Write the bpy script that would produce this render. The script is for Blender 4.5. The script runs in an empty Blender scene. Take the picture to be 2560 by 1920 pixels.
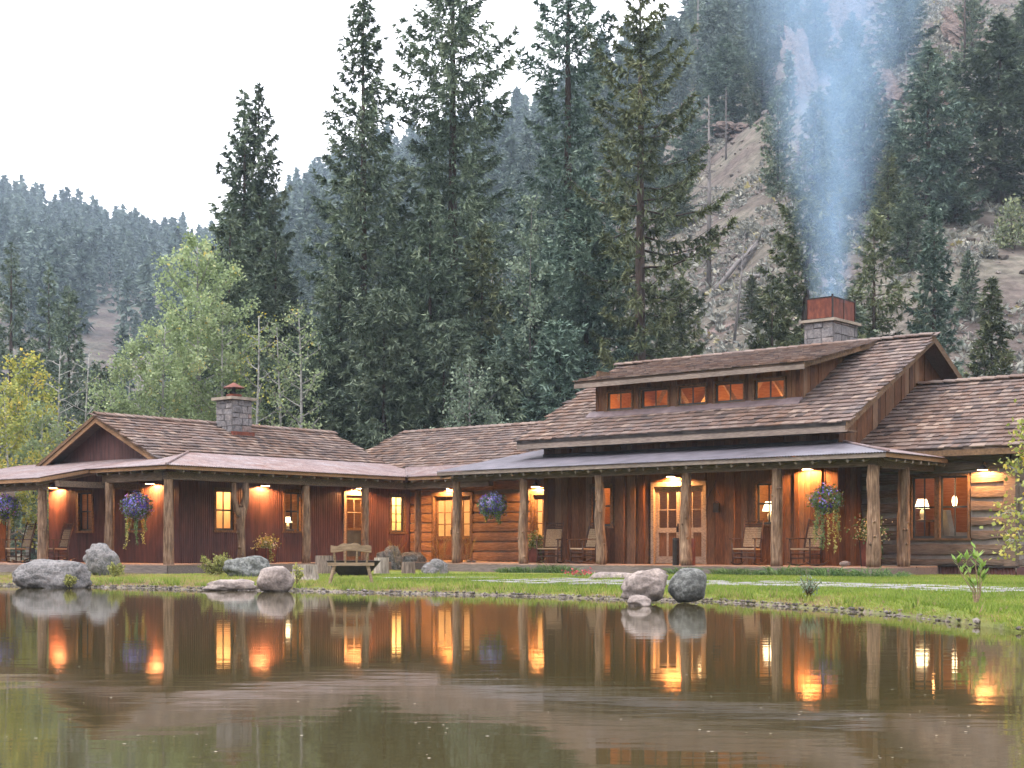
import bpy, math, random
import numpy as np
from mathutils import Vector, Matrix, noise
R=random.Random(7)
rng=np.random.default_rng(11)
scn=bpy.context.scene
col=scn.collection
PI=math.pi
HAZE=.00032

# ------------------------------------------------------------------ camera
F=3700.0; CX=1280.0; HY=1365.0; CAMZ=0.9          # focal length, centre and horizon in photo pixels; eye height over the water
cam=bpy.data.cameras.new('camera'); camo=bpy.data.objects.new('camera',cam); col.objects.link(camo)
cam.sensor_width=36; cam.lens=36*F/2560; cam.shift_y=(HY-960)/2560
cam.clip_start=.1; cam.clip_end=6000
camo.location=(0,0,CAMZ); camo.rotation_euler=(PI/2,0,0)
scn.camera=camo
# ------------------------------------------------------------------ sky, sun, exposure
world=bpy.data.worlds.new('World'); scn.world=world; world.use_nodes=True
wn=world.node_tree.nodes; wl=world.node_tree.links
bg=wn['Background']
sky=wn.new('ShaderNodeTexSky'); sky.sky_type='NISHITA'; sky.sun_disc=False
SUN_EL=math.radians(56); SUN_AZ=math.radians(-115)   # azimuth measured from +Y towards +X
sky.sun_elevation=SUN_EL; sky.sun_rotation=SUN_AZ
mul=wn.new('ShaderNodeVectorMath'); mul.operation='SCALE'; mul.inputs['Scale'].default_value=.09
mix=wn.new('ShaderNodeMix'); mix.data_type='RGBA'; mix.inputs[0].default_value=.84
mix.inputs[7].default_value=(1.04,1.02,1.07,1)       # even bright cloud
wl.new(sky.outputs[0],mul.inputs[0]); wl.new(mul.outputs[0],mix.inputs[6]); wl.new(mix.outputs[2],bg.inputs[0]); bg.inputs[1].default_value=1.0
sun=bpy.data.lights.new('sun','SUN'); sun.energy=.95; sun.angle=math.radians(28); sun.color=(1,.95,.9)
suno=bpy.data.objects.new('sun',sun); col.objects.link(suno)
sd=Vector((math.sin(SUN_AZ)*math.cos(SUN_EL),math.cos(SUN_AZ)*math.cos(SUN_EL),math.sin(SUN_EL)))
suno.rotation_euler=sd.to_track_quat('Z','Y').to_euler(); suno.location=(0,0,60)
vs=scn.view_settings; vs.view_transform='Standard'; vs.look='None'; vs.exposure=1.9; vs.gamma=1; vs.use_curve_mapping=False
scn.render.engine='CYCLES'
cy=scn.cycles; cy.use_denoising=True; cy.max_bounces=6; cy.diffuse_bounces=3; cy.glossy_bounces=3; cy.transmission_bounces=3
cy.transparent_max_bounces=12; cy.volume_bounces=1; cy.sample_clamp_indirect=6; cy.caustics_reflective=False; cy.caustics_refractive=False
cy.volume_step_rate=1.0; cy.volume_max_steps=128
try: cy.denoiser='OPENIMAGEDENOISE'
except Exception: pass

# ------------------------------------------------------------------ materials
MATS={}
def nodes_of(m):
    m.use_nodes=True; nt=m.node_tree
    return nt, nt.nodes, nt.links
def ramp(ns,stops):
    r=ns.new('ShaderNodeValToRGB'); e=r.color_ramp.elements
    n=len(stops)
    for i,c in enumerate(stops):
        p,c=(c if len(c)==2 else (i/(n-1) if n>1 else 0,c))
        el=e[i] if i<2 else e.new(p)
        el.position=p; el.color=(*c,1)
    return r
def coords(ns,ls,world,stretch,rand=True):
    if world:
        g=ns.new('ShaderNodeNewGeometry'); src=g.outputs['Position']
    else:
        t=ns.new('ShaderNodeTexCoord'); src=t.outputs['Object']
    mp=ns.new('ShaderNodeMapping'); mp.inputs['Scale'].default_value=stretch
    ls.new(src,mp.inputs[0])
    if rand and not world:
        oi=ns.new('ShaderNodeObjectInfo'); mm=ns.new('ShaderNodeMath'); mm.operation='MULTIPLY'; mm.inputs[1].default_value=37.0
        ls.new(oi.outputs['Random'],mm.inputs[0]); cb=ns.new('ShaderNodeCombineXYZ')
        for k in range(3): ls.new(mm.outputs[0],cb.inputs[k])
        ls.new(cb.outputs[0],mp.inputs['Location'])
    return mp.outputs[0],src
def noise_n(ns,ls,vec,scale,detail=6,rough=.6):
    n=ns.new('ShaderNodeTexNoise'); n.inputs['Scale'].default_value=scale; n.inputs['Detail'].default_value=detail; n.inputs['Roughness'].default_value=rough
    ls.new(vec,n.inputs['Vector']); return n.outputs['Fac']
def mixc(ns,ls,fac,a,b,mode='MIX'):
    m=ns.new('ShaderNodeMix'); m.data_type='RGBA'; m.blend_type=mode; m.clamp_result=False
    for s,v in ((m.inputs[0],fac),(m.inputs[6],a),(m.inputs[7],b)):
        if hasattr(v,'links') or isinstance(v,bpy.types.NodeSocket): ls.new(v,s)
        elif isinstance(v,(int,float)): s.default_value=v
        else: s.default_value=(*v,1) if len(v)==3 else v
    return m.outputs[2]
def pmat(name,stops,scale=5,stretch=(1,1,1),rough=.8,bump=.3,bdist=.01,tint=None,tmix=.7,metal=0,spec=.25,detail=6,world=False,macro=.35,mscale=.6,mcol=None,speck=0):
    m=bpy.data.materials.new(name); nt,ns,ls=nodes_of(m); b=ns['Principled BSDF']
    vec,src=coords(ns,ls,world,stretch)
    fac=noise_n(ns,ls,vec,scale,detail)
    r=ramp(ns,stops); ls.new(fac,r.inputs[0]); c=r.outputs[0]
    if tint:
        at=ns.new('ShaderNodeAttribute'); at.attribute_name='tint'
        tr=ramp(ns,tint); ls.new(at.outputs['Fac'],tr.inputs[0])
        c=mixc(ns,ls,tmix,c,tr.outputs[0])
        c=mixc(ns,ls,.6,c,r.outputs[0],'OVERLAY')
    if macro:
        g=ns.new('ShaderNodeNewGeometry')
        mf=noise_n(ns,ls,g.outputs['Position'],mscale,4)
        mr=ramp(ns,[(.3,(0,0,0)),(.7,(1,1,1))]); ls.new(mf,mr.inputs[0])
        if mcol: 
            mm=ns.new('ShaderNodeMath'); mm.operation='MULTIPLY'; mm.inputs[1].default_value=macro; ls.new(mr.outputs[0],mm.inputs[0])
            c=mixc(ns,ls,mm.outputs[0],c,mcol)
        else:
            dk=mixc(ns,ls,mr.outputs[0],(1-macro,)*3,(1+macro*.4,)*3)
            c=mixc(ns,ls,1.0,c,dk,'MULTIPLY')
    if speck:
        sf=noise_n(ns,ls,vec,scale*speck,5,.7); sr=ramp(ns,[(.34,(.6,.6,.6)),(.5,(1,1,1)),(.68,(1.3,1.29,1.28))]); ls.new(sf,sr.inputs[0]); c=mixc(ns,ls,1.0,c,sr.outputs[0],'MULTIPLY')
    ls.new(c,b.inputs['Base Color']); b.inputs['Roughness'].default_value=rough; b.inputs['Metallic'].default_value=metal
    b.inputs['Specular IOR Level'].default_value=spec
    if bump:
        bp=ns.new('ShaderNodeBump'); bp.inputs['Strength'].default_value=bump; bp.inputs['Distance'].default_value=bdist
        ls.new(fac,bp.inputs['Height']); ls.new(bp.outputs[0],b.inputs['Normal'])
    MATS[name]=m; return m
def leafmat(name,tints,trans=.3,rough=.6):
    m=bpy.data.materials.new(name); nt,ns,ls=nodes_of(m)
    out=ns['Material Output']; b=ns['Principled BSDF']
    at=ns.new('ShaderNodeAttribute'); at.attribute_name='tint'
    tr=ramp(ns,tints); ls.new(at.outputs['Fac'],tr.inputs[0])
    oi=ns.new('ShaderNodeObjectInfo'); hs=ns.new('ShaderNodeHueSaturation')
    mr=ns.new('ShaderNodeMapRange'); mr.inputs[3].default_value=.8; mr.inputs[4].default_value=1.2; ls.new(oi.outputs['Random'],mr.inputs[0]); ls.new(mr.outputs[0],hs.inputs['Value'])
    ls.new(tr.outputs[0],hs.inputs['Color'])
    ls.new(hs.outputs[0],b.inputs['Base Color']); b.inputs['Roughness'].default_value=rough; b.inputs['Specular IOR Level'].default_value=.25
    if trans:
        t=ns.new('ShaderNodeBsdfTranslucent'); ls.new(hs.outputs[0],t.inputs[0])
        mx=ns.new('ShaderNodeMixShader'); mx.inputs[0].default_value=trans
        ls.new(b.outputs[0],mx.inputs[1]); ls.new(t.outputs[0],mx.inputs[2]); ls.new(mx.outputs[0],out.inputs[0])
    MATS[name]=m; return m
def emat(name,c,s):
    m=bpy.data.materials.new(name); nt,ns,ls=nodes_of(m)
    b=ns['Principled BSDF']; b.inputs['Base Color'].default_value=(*[min(.8,x) for x in c],1); b.inputs['Emission Color'].default_value=(*c,1); b.inputs['Emission Strength'].default_value=s
    MATS[name]=m
# wood, metal, stone
pmat('shingle',[(.2,(.055,.038,.03)),(.5,(.185,.128,.10)),(.8,(.36,.27,.215))],9,(9,1,9),.88,.6,.008,tint=[(.0,(.032,.022,.02)),(.25,(.125,.08,.06)),(.5,(.235,.145,.098)),(.72,(.235,.195,.175)),(1,(.46,.365,.29))],tmix=.72,macro=.45,mscale=.4,mcol=(.135,.12,.124))
pmat('shingle_plain',[(.2,(.06,.04,.03)),(.8,(.2,.14,.11))],6,(8,1,8),.9,.4,.01)
pmat('board',[(.25,(0.0375,0.0187,0.01)),(.5,(0.2,0.1,0.045)),(.78,(0.413,0.237,0.125))],7,(7,7,.7),.8,.5,.006,tint=[(0,(0.0688,0.04,0.0275)),(.3,(0.175,0.0813,0.0375)),(.6,(0.263,0.144,0.0688)),(.85,(0.225,0.169,0.125)),(1,(0.375,0.288,0.213))],tmix=.6,macro=.3)
pmat('trim_wood',[(.3,(0.0634,0.0356,0.0174)),(.7,(0.19,0.111,0.0594))],6,(3,3,3),.8,.4,.005)
pmat('pale_wood',[(.25,(.17,.115,.08)),(.7,(.42,.32,.235))],6,(2,2,8),.75,.4,.004)
pmat('fascia',[(.25,(0.102,0.0754,0.0623)),(.6,(0.239,0.189,0.157)),(.8,(0.362,0.297,0.246))],5,(1.2,6,10),.85,.4,.005)
pmat('fascia_brown',[(.25,(0.114,0.0617,0.0333)),(.7,(0.342,0.19,0.095))],5,(1.2,6,10),.85,.4,.005)
pmat('beam',[(.25,(.045,.03,.02)),(.55,(.14,.095,.065)),(.8,(.26,.19,.14))],5,(1,5,9),.9,.6,.01)
pmat('log',[(.25,(0.069,0.0372,0.0206)),(.5,(0.248,0.14,0.076)),(.8,(0.469,0.304,0.186))],5,(.9,8,14),.88,.8,.014,macro=.35)
pmat('grey_log',[(.25,(.03,.022,.017)),(.5,(.125,.09,.066)),(.8,(.26,.205,.16))],5,(.9,8,14),.9,.9,.015,macro=.35)
pmat('chinking',[(.3,(.17,.145,.13)),(.7,(.28,.245,.215))],9,(1,1,1),.95,.3,.005)
pmat('post_wood',[(.25,(0.0385,0.022,0.0143)),(.5,(0.176,0.105,0.0638)),(.75,(0.363,0.248,0.165))],4,(6,6,.7),.88,.9,.02,macro=.4,mscale=1.7)
pmat('deck_wood',[(.3,(0.154,0.099,0.0715)),(.7,(0.363,0.242,0.182))],5,(1,8,4),.8,.3,.004)
pmat('deck_fascia',[(.3,(.10,.08,.072)),(.7,(.21,.17,.15))],5,(.8,6,8),.8,.3,.004)
pmat('rust_wall',[(.3,(.055,.022,.020)),(.6,(.115,.045,.036)),(.8,(.17,.07,.05))],3,(3,3,.5),.6,.1,.004,spec=.35,macro=.35)
pmat('rust_roof',[(.28,(.075,.042,.036)),(.42,(.16,.09,.075)),(.56,(.20,.14,.125)),(.72,(.25,.215,.225))],2.2,(.8,.8,.8),.6,.05,.004,spec=.25,metal=.1,macro=.6,mscale=.8,mcol=(.20,.18,.195),detail=10,speck=5)
pmat('zinc_roof',[(.3,(.10,.09,.105)),(.6,(.17,.155,.18)),(.8,(.22,.15,.14))],1.4,(1.5,1.5,.4),.42,.05,.004,spec=.5,metal=.3,macro=.25)
pmat('copper_rust',[(.3,(.085,.025,.017)),(.55,(.17,.048,.028)),(.8,(.27,.085,.045))],4,(2,2,1),.6,.2,.004,metal=.2)
pmat('flashing',[(.3,(.14,.105,.11)),(.7,(.24,.185,.19))],4,(1,1,1),.5,.1,.003,metal=.3)
pmat('dark_metal',[(.3,(.02,.017,.016)),(.7,(.05,.04,.036))],6,(1,1,1),.5,.1,.003,metal=.4)
pmat('iron',[(.3,(.018,.013,.012)),(.7,(.045,.032,.027))],5,(1,1,1),.75,.2,.004)
pmat('sash',[(.3,(.035,.04,.04)),(.7,(.075,.085,.082))],5,(1,1,1),.6,.1,.002)
pmat('stone',[(.25,(0.105,0.099,0.099)),(.5,(0.24,0.225,0.225)),(.75,(0.375,0.345,0.33))],6,(1,1,1),.9,1.0,.03,tint=[(0,(0.15,0.146,0.15)),(.5,(0.27,0.262,0.27)),(.8,(0.345,0.315,0.3)),(1,(0.345,0.225,0.188))],tmix=.6,speck=3)
pmat('mortar',[(.3,(0.112,0.104,0.1)),(.7,(0.176,0.16,0.152))],9,(1,1,1),.95,.3,.005)
pmat('cap_stone',[(.3,(0.196,0.161,0.126)),(.7,(0.378,0.315,0.252))],5,(1,1,1),.9,.6,.01)
pmat('boulder',[(.30,(0.055,0.052,0.052)),(.44,(0.14,0.135,0.133)),(.56,(0.22,0.205,0.2)),(.66,(0.13,0.115,0.11)),(.8,(0.24,0.21,0.195))],5.5,(1,1,1),.92,1.0,.07,macro=.55,mscale=1.6,mcol=(0.1,0.092,0.0896),detail=12,speck=4)
pmat('boulder_tan',[(.30,(0.105,0.0825,0.0726)),(.48,(0.22,0.176,0.154)),(.62,(0.319,0.264,0.231)),(.8,(0.22,0.176,0.16))],4.5,(1,1,1),.9,.9,.06,macro=.45,mscale=1.8,mcol=(0.165,0.149,0.143),detail=12,speck=5)
pmat('boulder_lichen',[(.3,(0.0388,0.0414,0.0388)),(.46,(0.104,0.107,0.102)),(.56,(0.207,0.213,0.2)),(.68,(0.0863,0.084,0.0772)),(.8,(0.164,0.164,0.147))],8,(1,1,1),.95,1.0,.06,macro=.45,mscale=2.2,mcol=(0.0733,0.0707,0.0646),detail=12,speck=2.6)
pmat('cliff',[(.30,(.035,.025,.022)),(.42,(.11,.076,.063)),(.55,(.17,.12,.10)),(.75,(.25,.19,.165))],.9,(1,1,1.6),.95,1.0,1.2,macro=.5,mscale=.12,mcol=(.095,.082,.08),detail=14,speck=3)
pmat('pebble',[(.3,(0.117,0.104,0.091)),(.7,(0.26,0.234,0.215))],3,(1,1,1),.9,.3,.01,tint=[(0,(0.078,0.065,0.0585)),(.5,(0.195,0.169,0.156)),(1,(0.442,0.403,0.377))],tmix=.75)
pmat('flagstone',[(.3,(0.187,0.183,0.174)),(.7,(0.306,0.297,0.285))],4,(1,1,1),.85,.5,.01)
pmat('stump_bark',[(.3,(0.135,0.108,0.09)),(.55,(0.33,0.277,0.232)),(.75,(0.54,0.473,0.405))],5,(5,5,.6),.9,1.0,.02)
pmat('stump_dark',[(.3,(.07,.05,.04)),(.55,(.20,.15,.12)),(.75,(.33,.27,.22))],5,(5,5,.6),.9,1.0,.02)
pmat('cut_wood',[(.3,(.30,.225,.155)),(.7,(.50,.40,.29))],7,(1,1,1),.85,.3,.004)
pmat('bench_wood',[(.3,(0.149,0.0978,0.0575)),(.7,(0.345,0.247,0.161))],5,(1,6,6),.8,.5,.006)
pmat('chair_wood',[(.3,(.03,.016,.011)),(.7,(.11,.057,.036))],6,(1,1,1),.55,.3,.003)
pmat('weave',[(.3,(0.221,0.145,0.085)),(.7,(0.459,0.332,0.204))],60,(1,1,1),.8,.8,.006,detail=2)
pmat('soil',[(.3,(.10,.07,.055)),(.7,(.22,.16,.13))],3,(1,1,1),.95,.5,.02)
pmat('bark',[(.3,(.035,.026,.023)),(.6,(.085,.06,.05)),(.8,(.13,.098,.085))],4,(4,4,.5),.9,.9,.03)
pmat('aspen_bark',[(.25,(.07,.066,.06)),(.45,(.26,.255,.235)),(.8,(.38,.37,.35))],3,(1,1,3),.85,.4,.01)
pmat('dead_bark',[(.3,(.10,.09,.088)),(.7,(.24,.22,.21))],4,(4,4,.5),.9,.6,.02)
pmat('plaster',[(.3,(.52,.40,.27)),(.7,(.66,.53,.38))],2,(1,1,1),.9,.1,.003)
pmat('pine_panel',[(.3,(.27,.125,.05)),(.7,(.45,.245,.11))],5,(1,1,9),.7,.2,.004)
pmat('fabric',[(.3,(.55,.47,.38)),(.7,(.7,.62,.5))],8,(1,1,1),.9,.1,.003)
emat('bulb',(1,.62,.28),7); emat('lamp_shade',(1,.72,.40),2.6)
# glass: clear pane with a mirror-like sheen
m=bpy.data.materials.new('glass'); nt,ns,ls=nodes_of(m); ns.remove(ns['Principled BSDF'])
lw=ns.new('ShaderNodeLayerWeight'); lw.inputs[0].default_value=.5; pw=ns.new('ShaderNodeMath'); pw.operation='POWER'; pw.inputs[1].default_value=4.5; ls.new(lw.outputs['Facing'],pw.inputs[0]); fr=ns.new('ShaderNodeMath'); fr.operation='MULTIPLY_ADD'; fr.inputs[1].default_value=.9; fr.inputs[2].default_value=.045; ls.new(pw.outputs[0],fr.inputs[0]); tb=ns.new('ShaderNodeBsdfTransparent'); tb.inputs[0].default_value=(.93,.93,.92,1)
gl=ns.new('ShaderNodeBsdfGlossy'); gl.inputs['Roughness'].default_value=.02; mx=ns.new('ShaderNodeMixShader')
ls.new(fr.outputs[0],mx.inputs[0]); ls.new(tb.outputs[0],mx.inputs[1]); ls.new(gl.outputs[0],mx.inputs[2]); ls.new(mx.outputs[0],ns['Material Output'].inputs[0]); MATS['glass']=m
# foliage
leafmat('spruce',[(0,(.034,.054,.038)),(.5,(.115,.158,.105)),(1,(.27,.32,.21))],.15)
leafmat('blue_spruce',[(0,(.036,.062,.050)),(.5,(.115,.172,.132)),(1,(.27,.34,.26))],.15)
leafmat('olive_fir',[(0,(.040,.054,.030)),(.5,(.118,.145,.075)),(1,(.26,.275,.14))],.15)
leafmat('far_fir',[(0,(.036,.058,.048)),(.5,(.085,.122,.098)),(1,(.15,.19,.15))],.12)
leafmat('aspen_leaf',[(0,(.14,.19,.085)),(.55,(.28,.35,.175)),(.9,(.40,.46,.26)),(1,(.55,.45,.13))],.4)
leafmat('yellow_leaf',[(0,(.16,.20,.05)),(.5,(.34,.36,.09)),(.8,(.50,.44,.10)),(1,(.62,.45,.08))],.35)
leafmat('grey_leaf',[(0,(.09,.13,.09)),(.6,(.20,.26,.18)),(1,(.31,.37,.27))],.3)
leafmat('shrub_leaf',[(0,(0.125,0.15,0.0438)),(.6,(0.312,0.312,0.0938)),(1,(0.5,0.45,0.15))],.35)
leafmat('fern_leaf',[(0,(0.204,0.18,0.042)),(.6,(0.408,0.324,0.072)),(1,(0.552,0.432,0.12))],.35)
leafmat('bright_leaf',[(0,(.13,.24,.04)),(.6,(.25,.40,.08)),(1,(.42,.53,.16))],.4)
leafmat('grass',[(0,(.09,.14,.02)),(.4,(.17,.24,.035)),(.66,(.27,.30,.06)),(.85,(.32,.26,.10)),(1,(.29,.18,.13))],.35)
leafmat('tuft_grass',[(0,(.045,.09,.03)),(.6,(.09,.165,.055)),(1,(.16,.24,.09))],.3)
leafmat('sage',[(0,(0.096,0.0992,0.0928)),(.5,(0.216,0.221,0.195)),(.85,(0.336,0.328,0.272)),(1,(0.304,0.264,0.112))],.1)
leafmat('basket_leaf',[(0,(.045,.085,.03)),(.6,(.11,.18,.07)),(1,(.22,.29,.13))],.3)
leafmat('flower',[(0,(.045,.025,.20)),(.3,(.09,.04,.34)),(.5,(.17,.15,.45)),(.75,(.30,.32,.56)),(.92,(.36,.05,.30)),(1,(.55,.40,.5))],.25)
leafmat('flower_warm',[(0,(.5,.35,.08)),(.4,(.6,.5,.25)),(.7,(.62,.55,.45)),(1,(.5,.18,.2))],.25)
leafmat('flower_red',[(0,(.35,.03,.05)),(1,(.55,.12,.14))],.2)
# pond water
m=bpy.data.materials.new('water'); nt,ns,ls=nodes_of(m); b=ns['Principled BSDF']
b.inputs['Base Color'].default_value=(.046,.037,.015,1); b.inputs['Roughness'].default_value=.04; b.inputs['IOR'].default_value=1.33; b.inputs['Specular IOR Level'].default_value=.5
g=ns.new('ShaderNodeNewGeometry'); mp=ns.new('ShaderNodeMapping'); mp.inputs['Scale'].default_value=(.55,1.5,1); ls.new(g.outputs['Position'],mp.inputs[0])
nf=noise_n(ns,ls,mp.outputs[0],2.2,3,.5); bp=ns.new('ShaderNodeBump'); bp.inputs['Strength'].default_value=.07; bp.inputs['Distance'].default_value=.02
ls.new(nf,bp.inputs['Height']); ls.new(bp.outputs[0],b.inputs['Normal']); MATS['water']=m
# ground: lawn, bare bank, forest floor and hillside, told apart by the zones stored on the sheet
m=bpy.data.materials.new('ground'); nt,ns,ls=nodes_of(m); b=ns['Principled BSDF']; b.inputs['Roughness'].default_value=.95; b.inputs['Specular IOR Level'].default_value=.1
g=ns.new('ShaderNodeNewGeometry'); pos=g.outputs['Position']
n1=noise_n(ns,ls,pos,1.1,8,.65); n2=noise_n(ns,ls,pos,.09,6,.6); n3=noise_n(ns,ls,pos,9,5,.6)
lawn=ramp(ns,[(.3,(.08,.11,.02)),(.55,(.14,.17,.035)),(.75,(.20,.16,.07))]); ls.new(n1,lawn.inputs[0])
bank=ramp(ns,[(.3,(.09,.07,.055)),(.7,(.22,.18,.15))]); ls.new(n3,bank.inputs[0])
floor_=ramp(ns,[(.3,(.045,.035,.025)),(.7,(.12,.095,.06))]); ls.new(n1,floor_.inputs[0])
hillc=ramp(ns,[(.28,(.045,.034,.031)),(.45,(.092,.074,.066)),(.58,(.112,.102,.082)),(.75,(.125,.092,.083))]); ls.new(n2,hillc.inputs[0])
hd=ramp(ns,[(.3,(.45,.45,.45)),(.7,(1.5,1.5,1.5))]); ls.new(n1,hd.inputs[0]); hc=mixc(ns,ls,1.0,hillc.outputs[0],hd.outputs[0],'MULTIPLY')
def attr(nm):
    a=ns.new('ShaderNodeAttribute'); a.attribute_name=nm; return a.outputs['Fac']
c=mixc(ns,ls,attr('bank'),lawn.outputs[0],bank.outputs[0]); c=mixc(ns,ls,attr('wood'),c,floor_.outputs[0]); c=mixc(ns,ls,attr('hill'),c,hc)
ls.new(c,b.inputs['Base Color']); bp=ns.new('ShaderNodeBump'); bp.inputs['Strength'].default_value=.7; bp.inputs['Distance'].default_value=.25; ls.new(n1,bp.inputs['Height']); ls.new(bp.outputs[0],b.inputs['Normal']); MATS['ground']=m

# ------------------------------------------------------------------ helpers
def tag(o,label=None,cat=None,group=None,kind=None):
    if label: o['label']=label
    if cat: o['category']=cat
    if group: o['group']=group
    if kind: o['kind']=kind
    return o
def empty(name,loc,rz=0):
    o=bpy.data.objects.new(name,None); o.empty_display_size=.2; o.location=loc; o.rotation_euler=(0,0,rz); col.objects.link(o); return o
def link(name,me,mat=None,parent=None,smooth=False):
    if mat and not me.materials: me.materials.append(MATS[mat])
    if smooth: me.polygons.foreach_set('use_smooth',np.ones(len(me.polygons),bool))
    o=bpy.data.objects.new(name,me); col.objects.link(o)
    if parent: o.parent=parent
    return o
def quads_mesh(name,V,tint=None,k=4):
    """V: (n,k,3) separate faces"""
    n=len(V); me=bpy.data.meshes.new(name)
    me.vertices.add(n*k); me.vertices.foreach_set('co',np.ascontiguousarray(V,dtype=np.float32).ravel())
    me.loops.add(n*k); me.loops.foreach_set('vertex_index',np.arange(n*k,dtype=np.int32))
    me.polygons.add(n); me.polygons.foreach_set('loop_start',np.arange(0,n*k,k,dtype=np.int32)); me.polygons.foreach_set('loop_total',np.full(n,k,dtype=np.int32))
    me.update(calc_edges=True)
    if tint is not None:
        a=me.attributes.new('tint','FLOAT','FACE'); a.data.foreach_set('value',np.ascontiguousarray(tint,dtype=np.float32))
    return me
class MB:
    def __init__(s): s.v=[]; s.f=[]; s.t=[]; s.ct=.5
    def add(s,vs,fs):
        n=len(s.v); s.v.extend(vs); s.f.extend([tuple(i+n for i in f) for f in fs]); s.t.extend([s.ct]*len(fs))
    def hexa(s,p):   # 8 points: bottom ring 0-3, top ring 4-7
        s.add(p,[(3,2,1,0),(4,5,6,7),(0,1,5,4),(1,2,6,5),(2,3,7,6),(3,0,4,7)])
    def box(s,c,h,rot=None):
        p=[Vector((x*h[0],y*h[1],z*h[2])) for z in (-1,1) for x,y in ((-1,-1),(1,-1),(1,1),(-1,1))]
        if rot is not None: p=[rot@q for q in p]
        c=Vector(c); s.hexa([tuple(q+c) for q in p])
    def tube(s,pts,rad,n=7,cap=True,rough=0,rnd=None):
        pts=[Vector(p) for p in pts]; m=len(pts); vs=[]; prev=None
        for i,p in enumerate(pts):
            d=(pts[min(i+1,m-1)]-pts[max(i-1,0)])
            if d.length<1e-9: d=Vector((0,0,1))
            d.normalize()
            if prev is None:
                a=Vector((1,0,0)) if abs(d.x)<.8 else Vector((0,1,0))
                x=(a-d*a.dot(d)).normalized()
            else: x=(prev-d*prev.dot(d)).normalized()
            prev=x; y=d.cross(x); r=rad[i] if hasattr(rad,'__len__') else rad
            for k in range(n):
                an=2*PI*k/n; rr=r*(1+(rough*(rnd.random()-.5)*2 if rnd else 0))
                vs.append(tuple(p+x*(math.cos(an)*rr)+y*(math.sin(an)*rr)))
        fs=[(i*n+k,i*n+(k+1)%n,(i+1)*n+(k+1)%n,(i+1)*n+k) for i in range(m-1) for k in range(n)]
        if cap: fs+= [tuple(range(n-1,-1,-1)),tuple((m-1)*n+k for k in range(n))]
        s.add(vs,fs)
    def lathe(s,prof,n=12,c=(0,0,0)):
        vs=[(c[0]+r*math.cos(2*PI*k/n),c[1]+r*math.sin(2*PI*k/n),c[2]+z) for r,z in prof for k in range(n)]
        fs=[(i*n+k,i*n+(k+1)%n,(i+1)*n+(k+1)%n,(i+1)*n+k) for i in range(len(prof)-1) for k in range(n)]
        s.add(vs,fs)
    def mesh(s,name,tint=False):
        me=bpy.data.meshes.new(name); me.from_pydata(s.v,[],s.f); me.update()
        if tint:
            a=me.attributes.new('tint','FLOAT','FACE'); a.data.foreach_set('value',s.t)
        return me
    def build(s,name,mat,parent=None,smooth=False,tint=False):
        return link(name,s.mesh(name,tint),mat,parent,smooth)
def fbm(p,o=4):
    return noise.fractal(Vector(p),1.0,2.0,o)
# pixel -> place
def at_z(px,py,z):
    d=(z-CAMZ)/((HY-py)/F); return Vector(((px-CX)/F*d,d,z))
def at_d(px,d,z=0): return Vector(((px-CX)/F*d,d,z))
# building frame: u runs along the lodge front to the left, v into the buildings, z up
A2=np.array([-4380.0,3700.0]); A2/=np.linalg.norm(A2); B2=np.array([A2[1],-A2[0]])
OX=np.array([(2196-CX)/F*33.7,33.7]); YAW=math.atan2(-A2[1],-A2[0])
def BW(u,v,z=0):
    p=OX+u*A2+v*B2; return Vector((p[0],p[1],z))
def px_on(kind,c,px,py=None):
    """pixel column met with plane u=c or v=c -> (along, z)"""
    r=np.array([(px-CX)/F,1.0]); n=A2 if kind=='u' else B2
    t=(c+OX@n)/(r@n); q=r*t-OX
    s=q@(B2 if kind=='u' else A2)
    return s,(CAMZ+(HY-py)/F*t if py is not None else None)
ORG=[0,0,0]
def L(u,v,z): return (ORG[0]-u,v-ORG[1],z-ORG[2])
def root(name,u,v,z,label,cat,group=None):
    ORG[:]=[u,v,z]; w=BW(u,v,z); o=empty(name,w,YAW); return tag(o,label,cat,group)
def bbox(mb,u0,u1,v0,v1,z0,z1):
    mb.hexa([L(u1,v0,z0),L(u0,v0,z0),L(u0,v1,z0),L(u1,v1,z0),L(u1,v0,z1),L(u0,v0,z1),L(u0,v1,z1),L(u1,v1,z1)])
class Plane:
    """wall plane; s along, d outwards"""
    def __init__(p,kind,c): p.k=kind; p.c=c
    def pt(p,s,d,z): return L(s,p.c-d,z) if p.k=='v' else L(p.c-d,s,z)
    def box(p,mb,s0,s1,d0,d1,z0,z1):
        if p.k=='v': bbox(mb,s0,s1,p.c-d1,p.c-d0,z0,z1)
        else: bbox(mb,p.c-d1,p.c-d0,s0,s1,z0,z1)
    def w(p,s,d,z): return BW(s,p.c-d,z) if p.k=='v' else BW(p.c-d,s,z)
    def px(p,x,y): return px_on(p.k,p.c,x,y)
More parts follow.
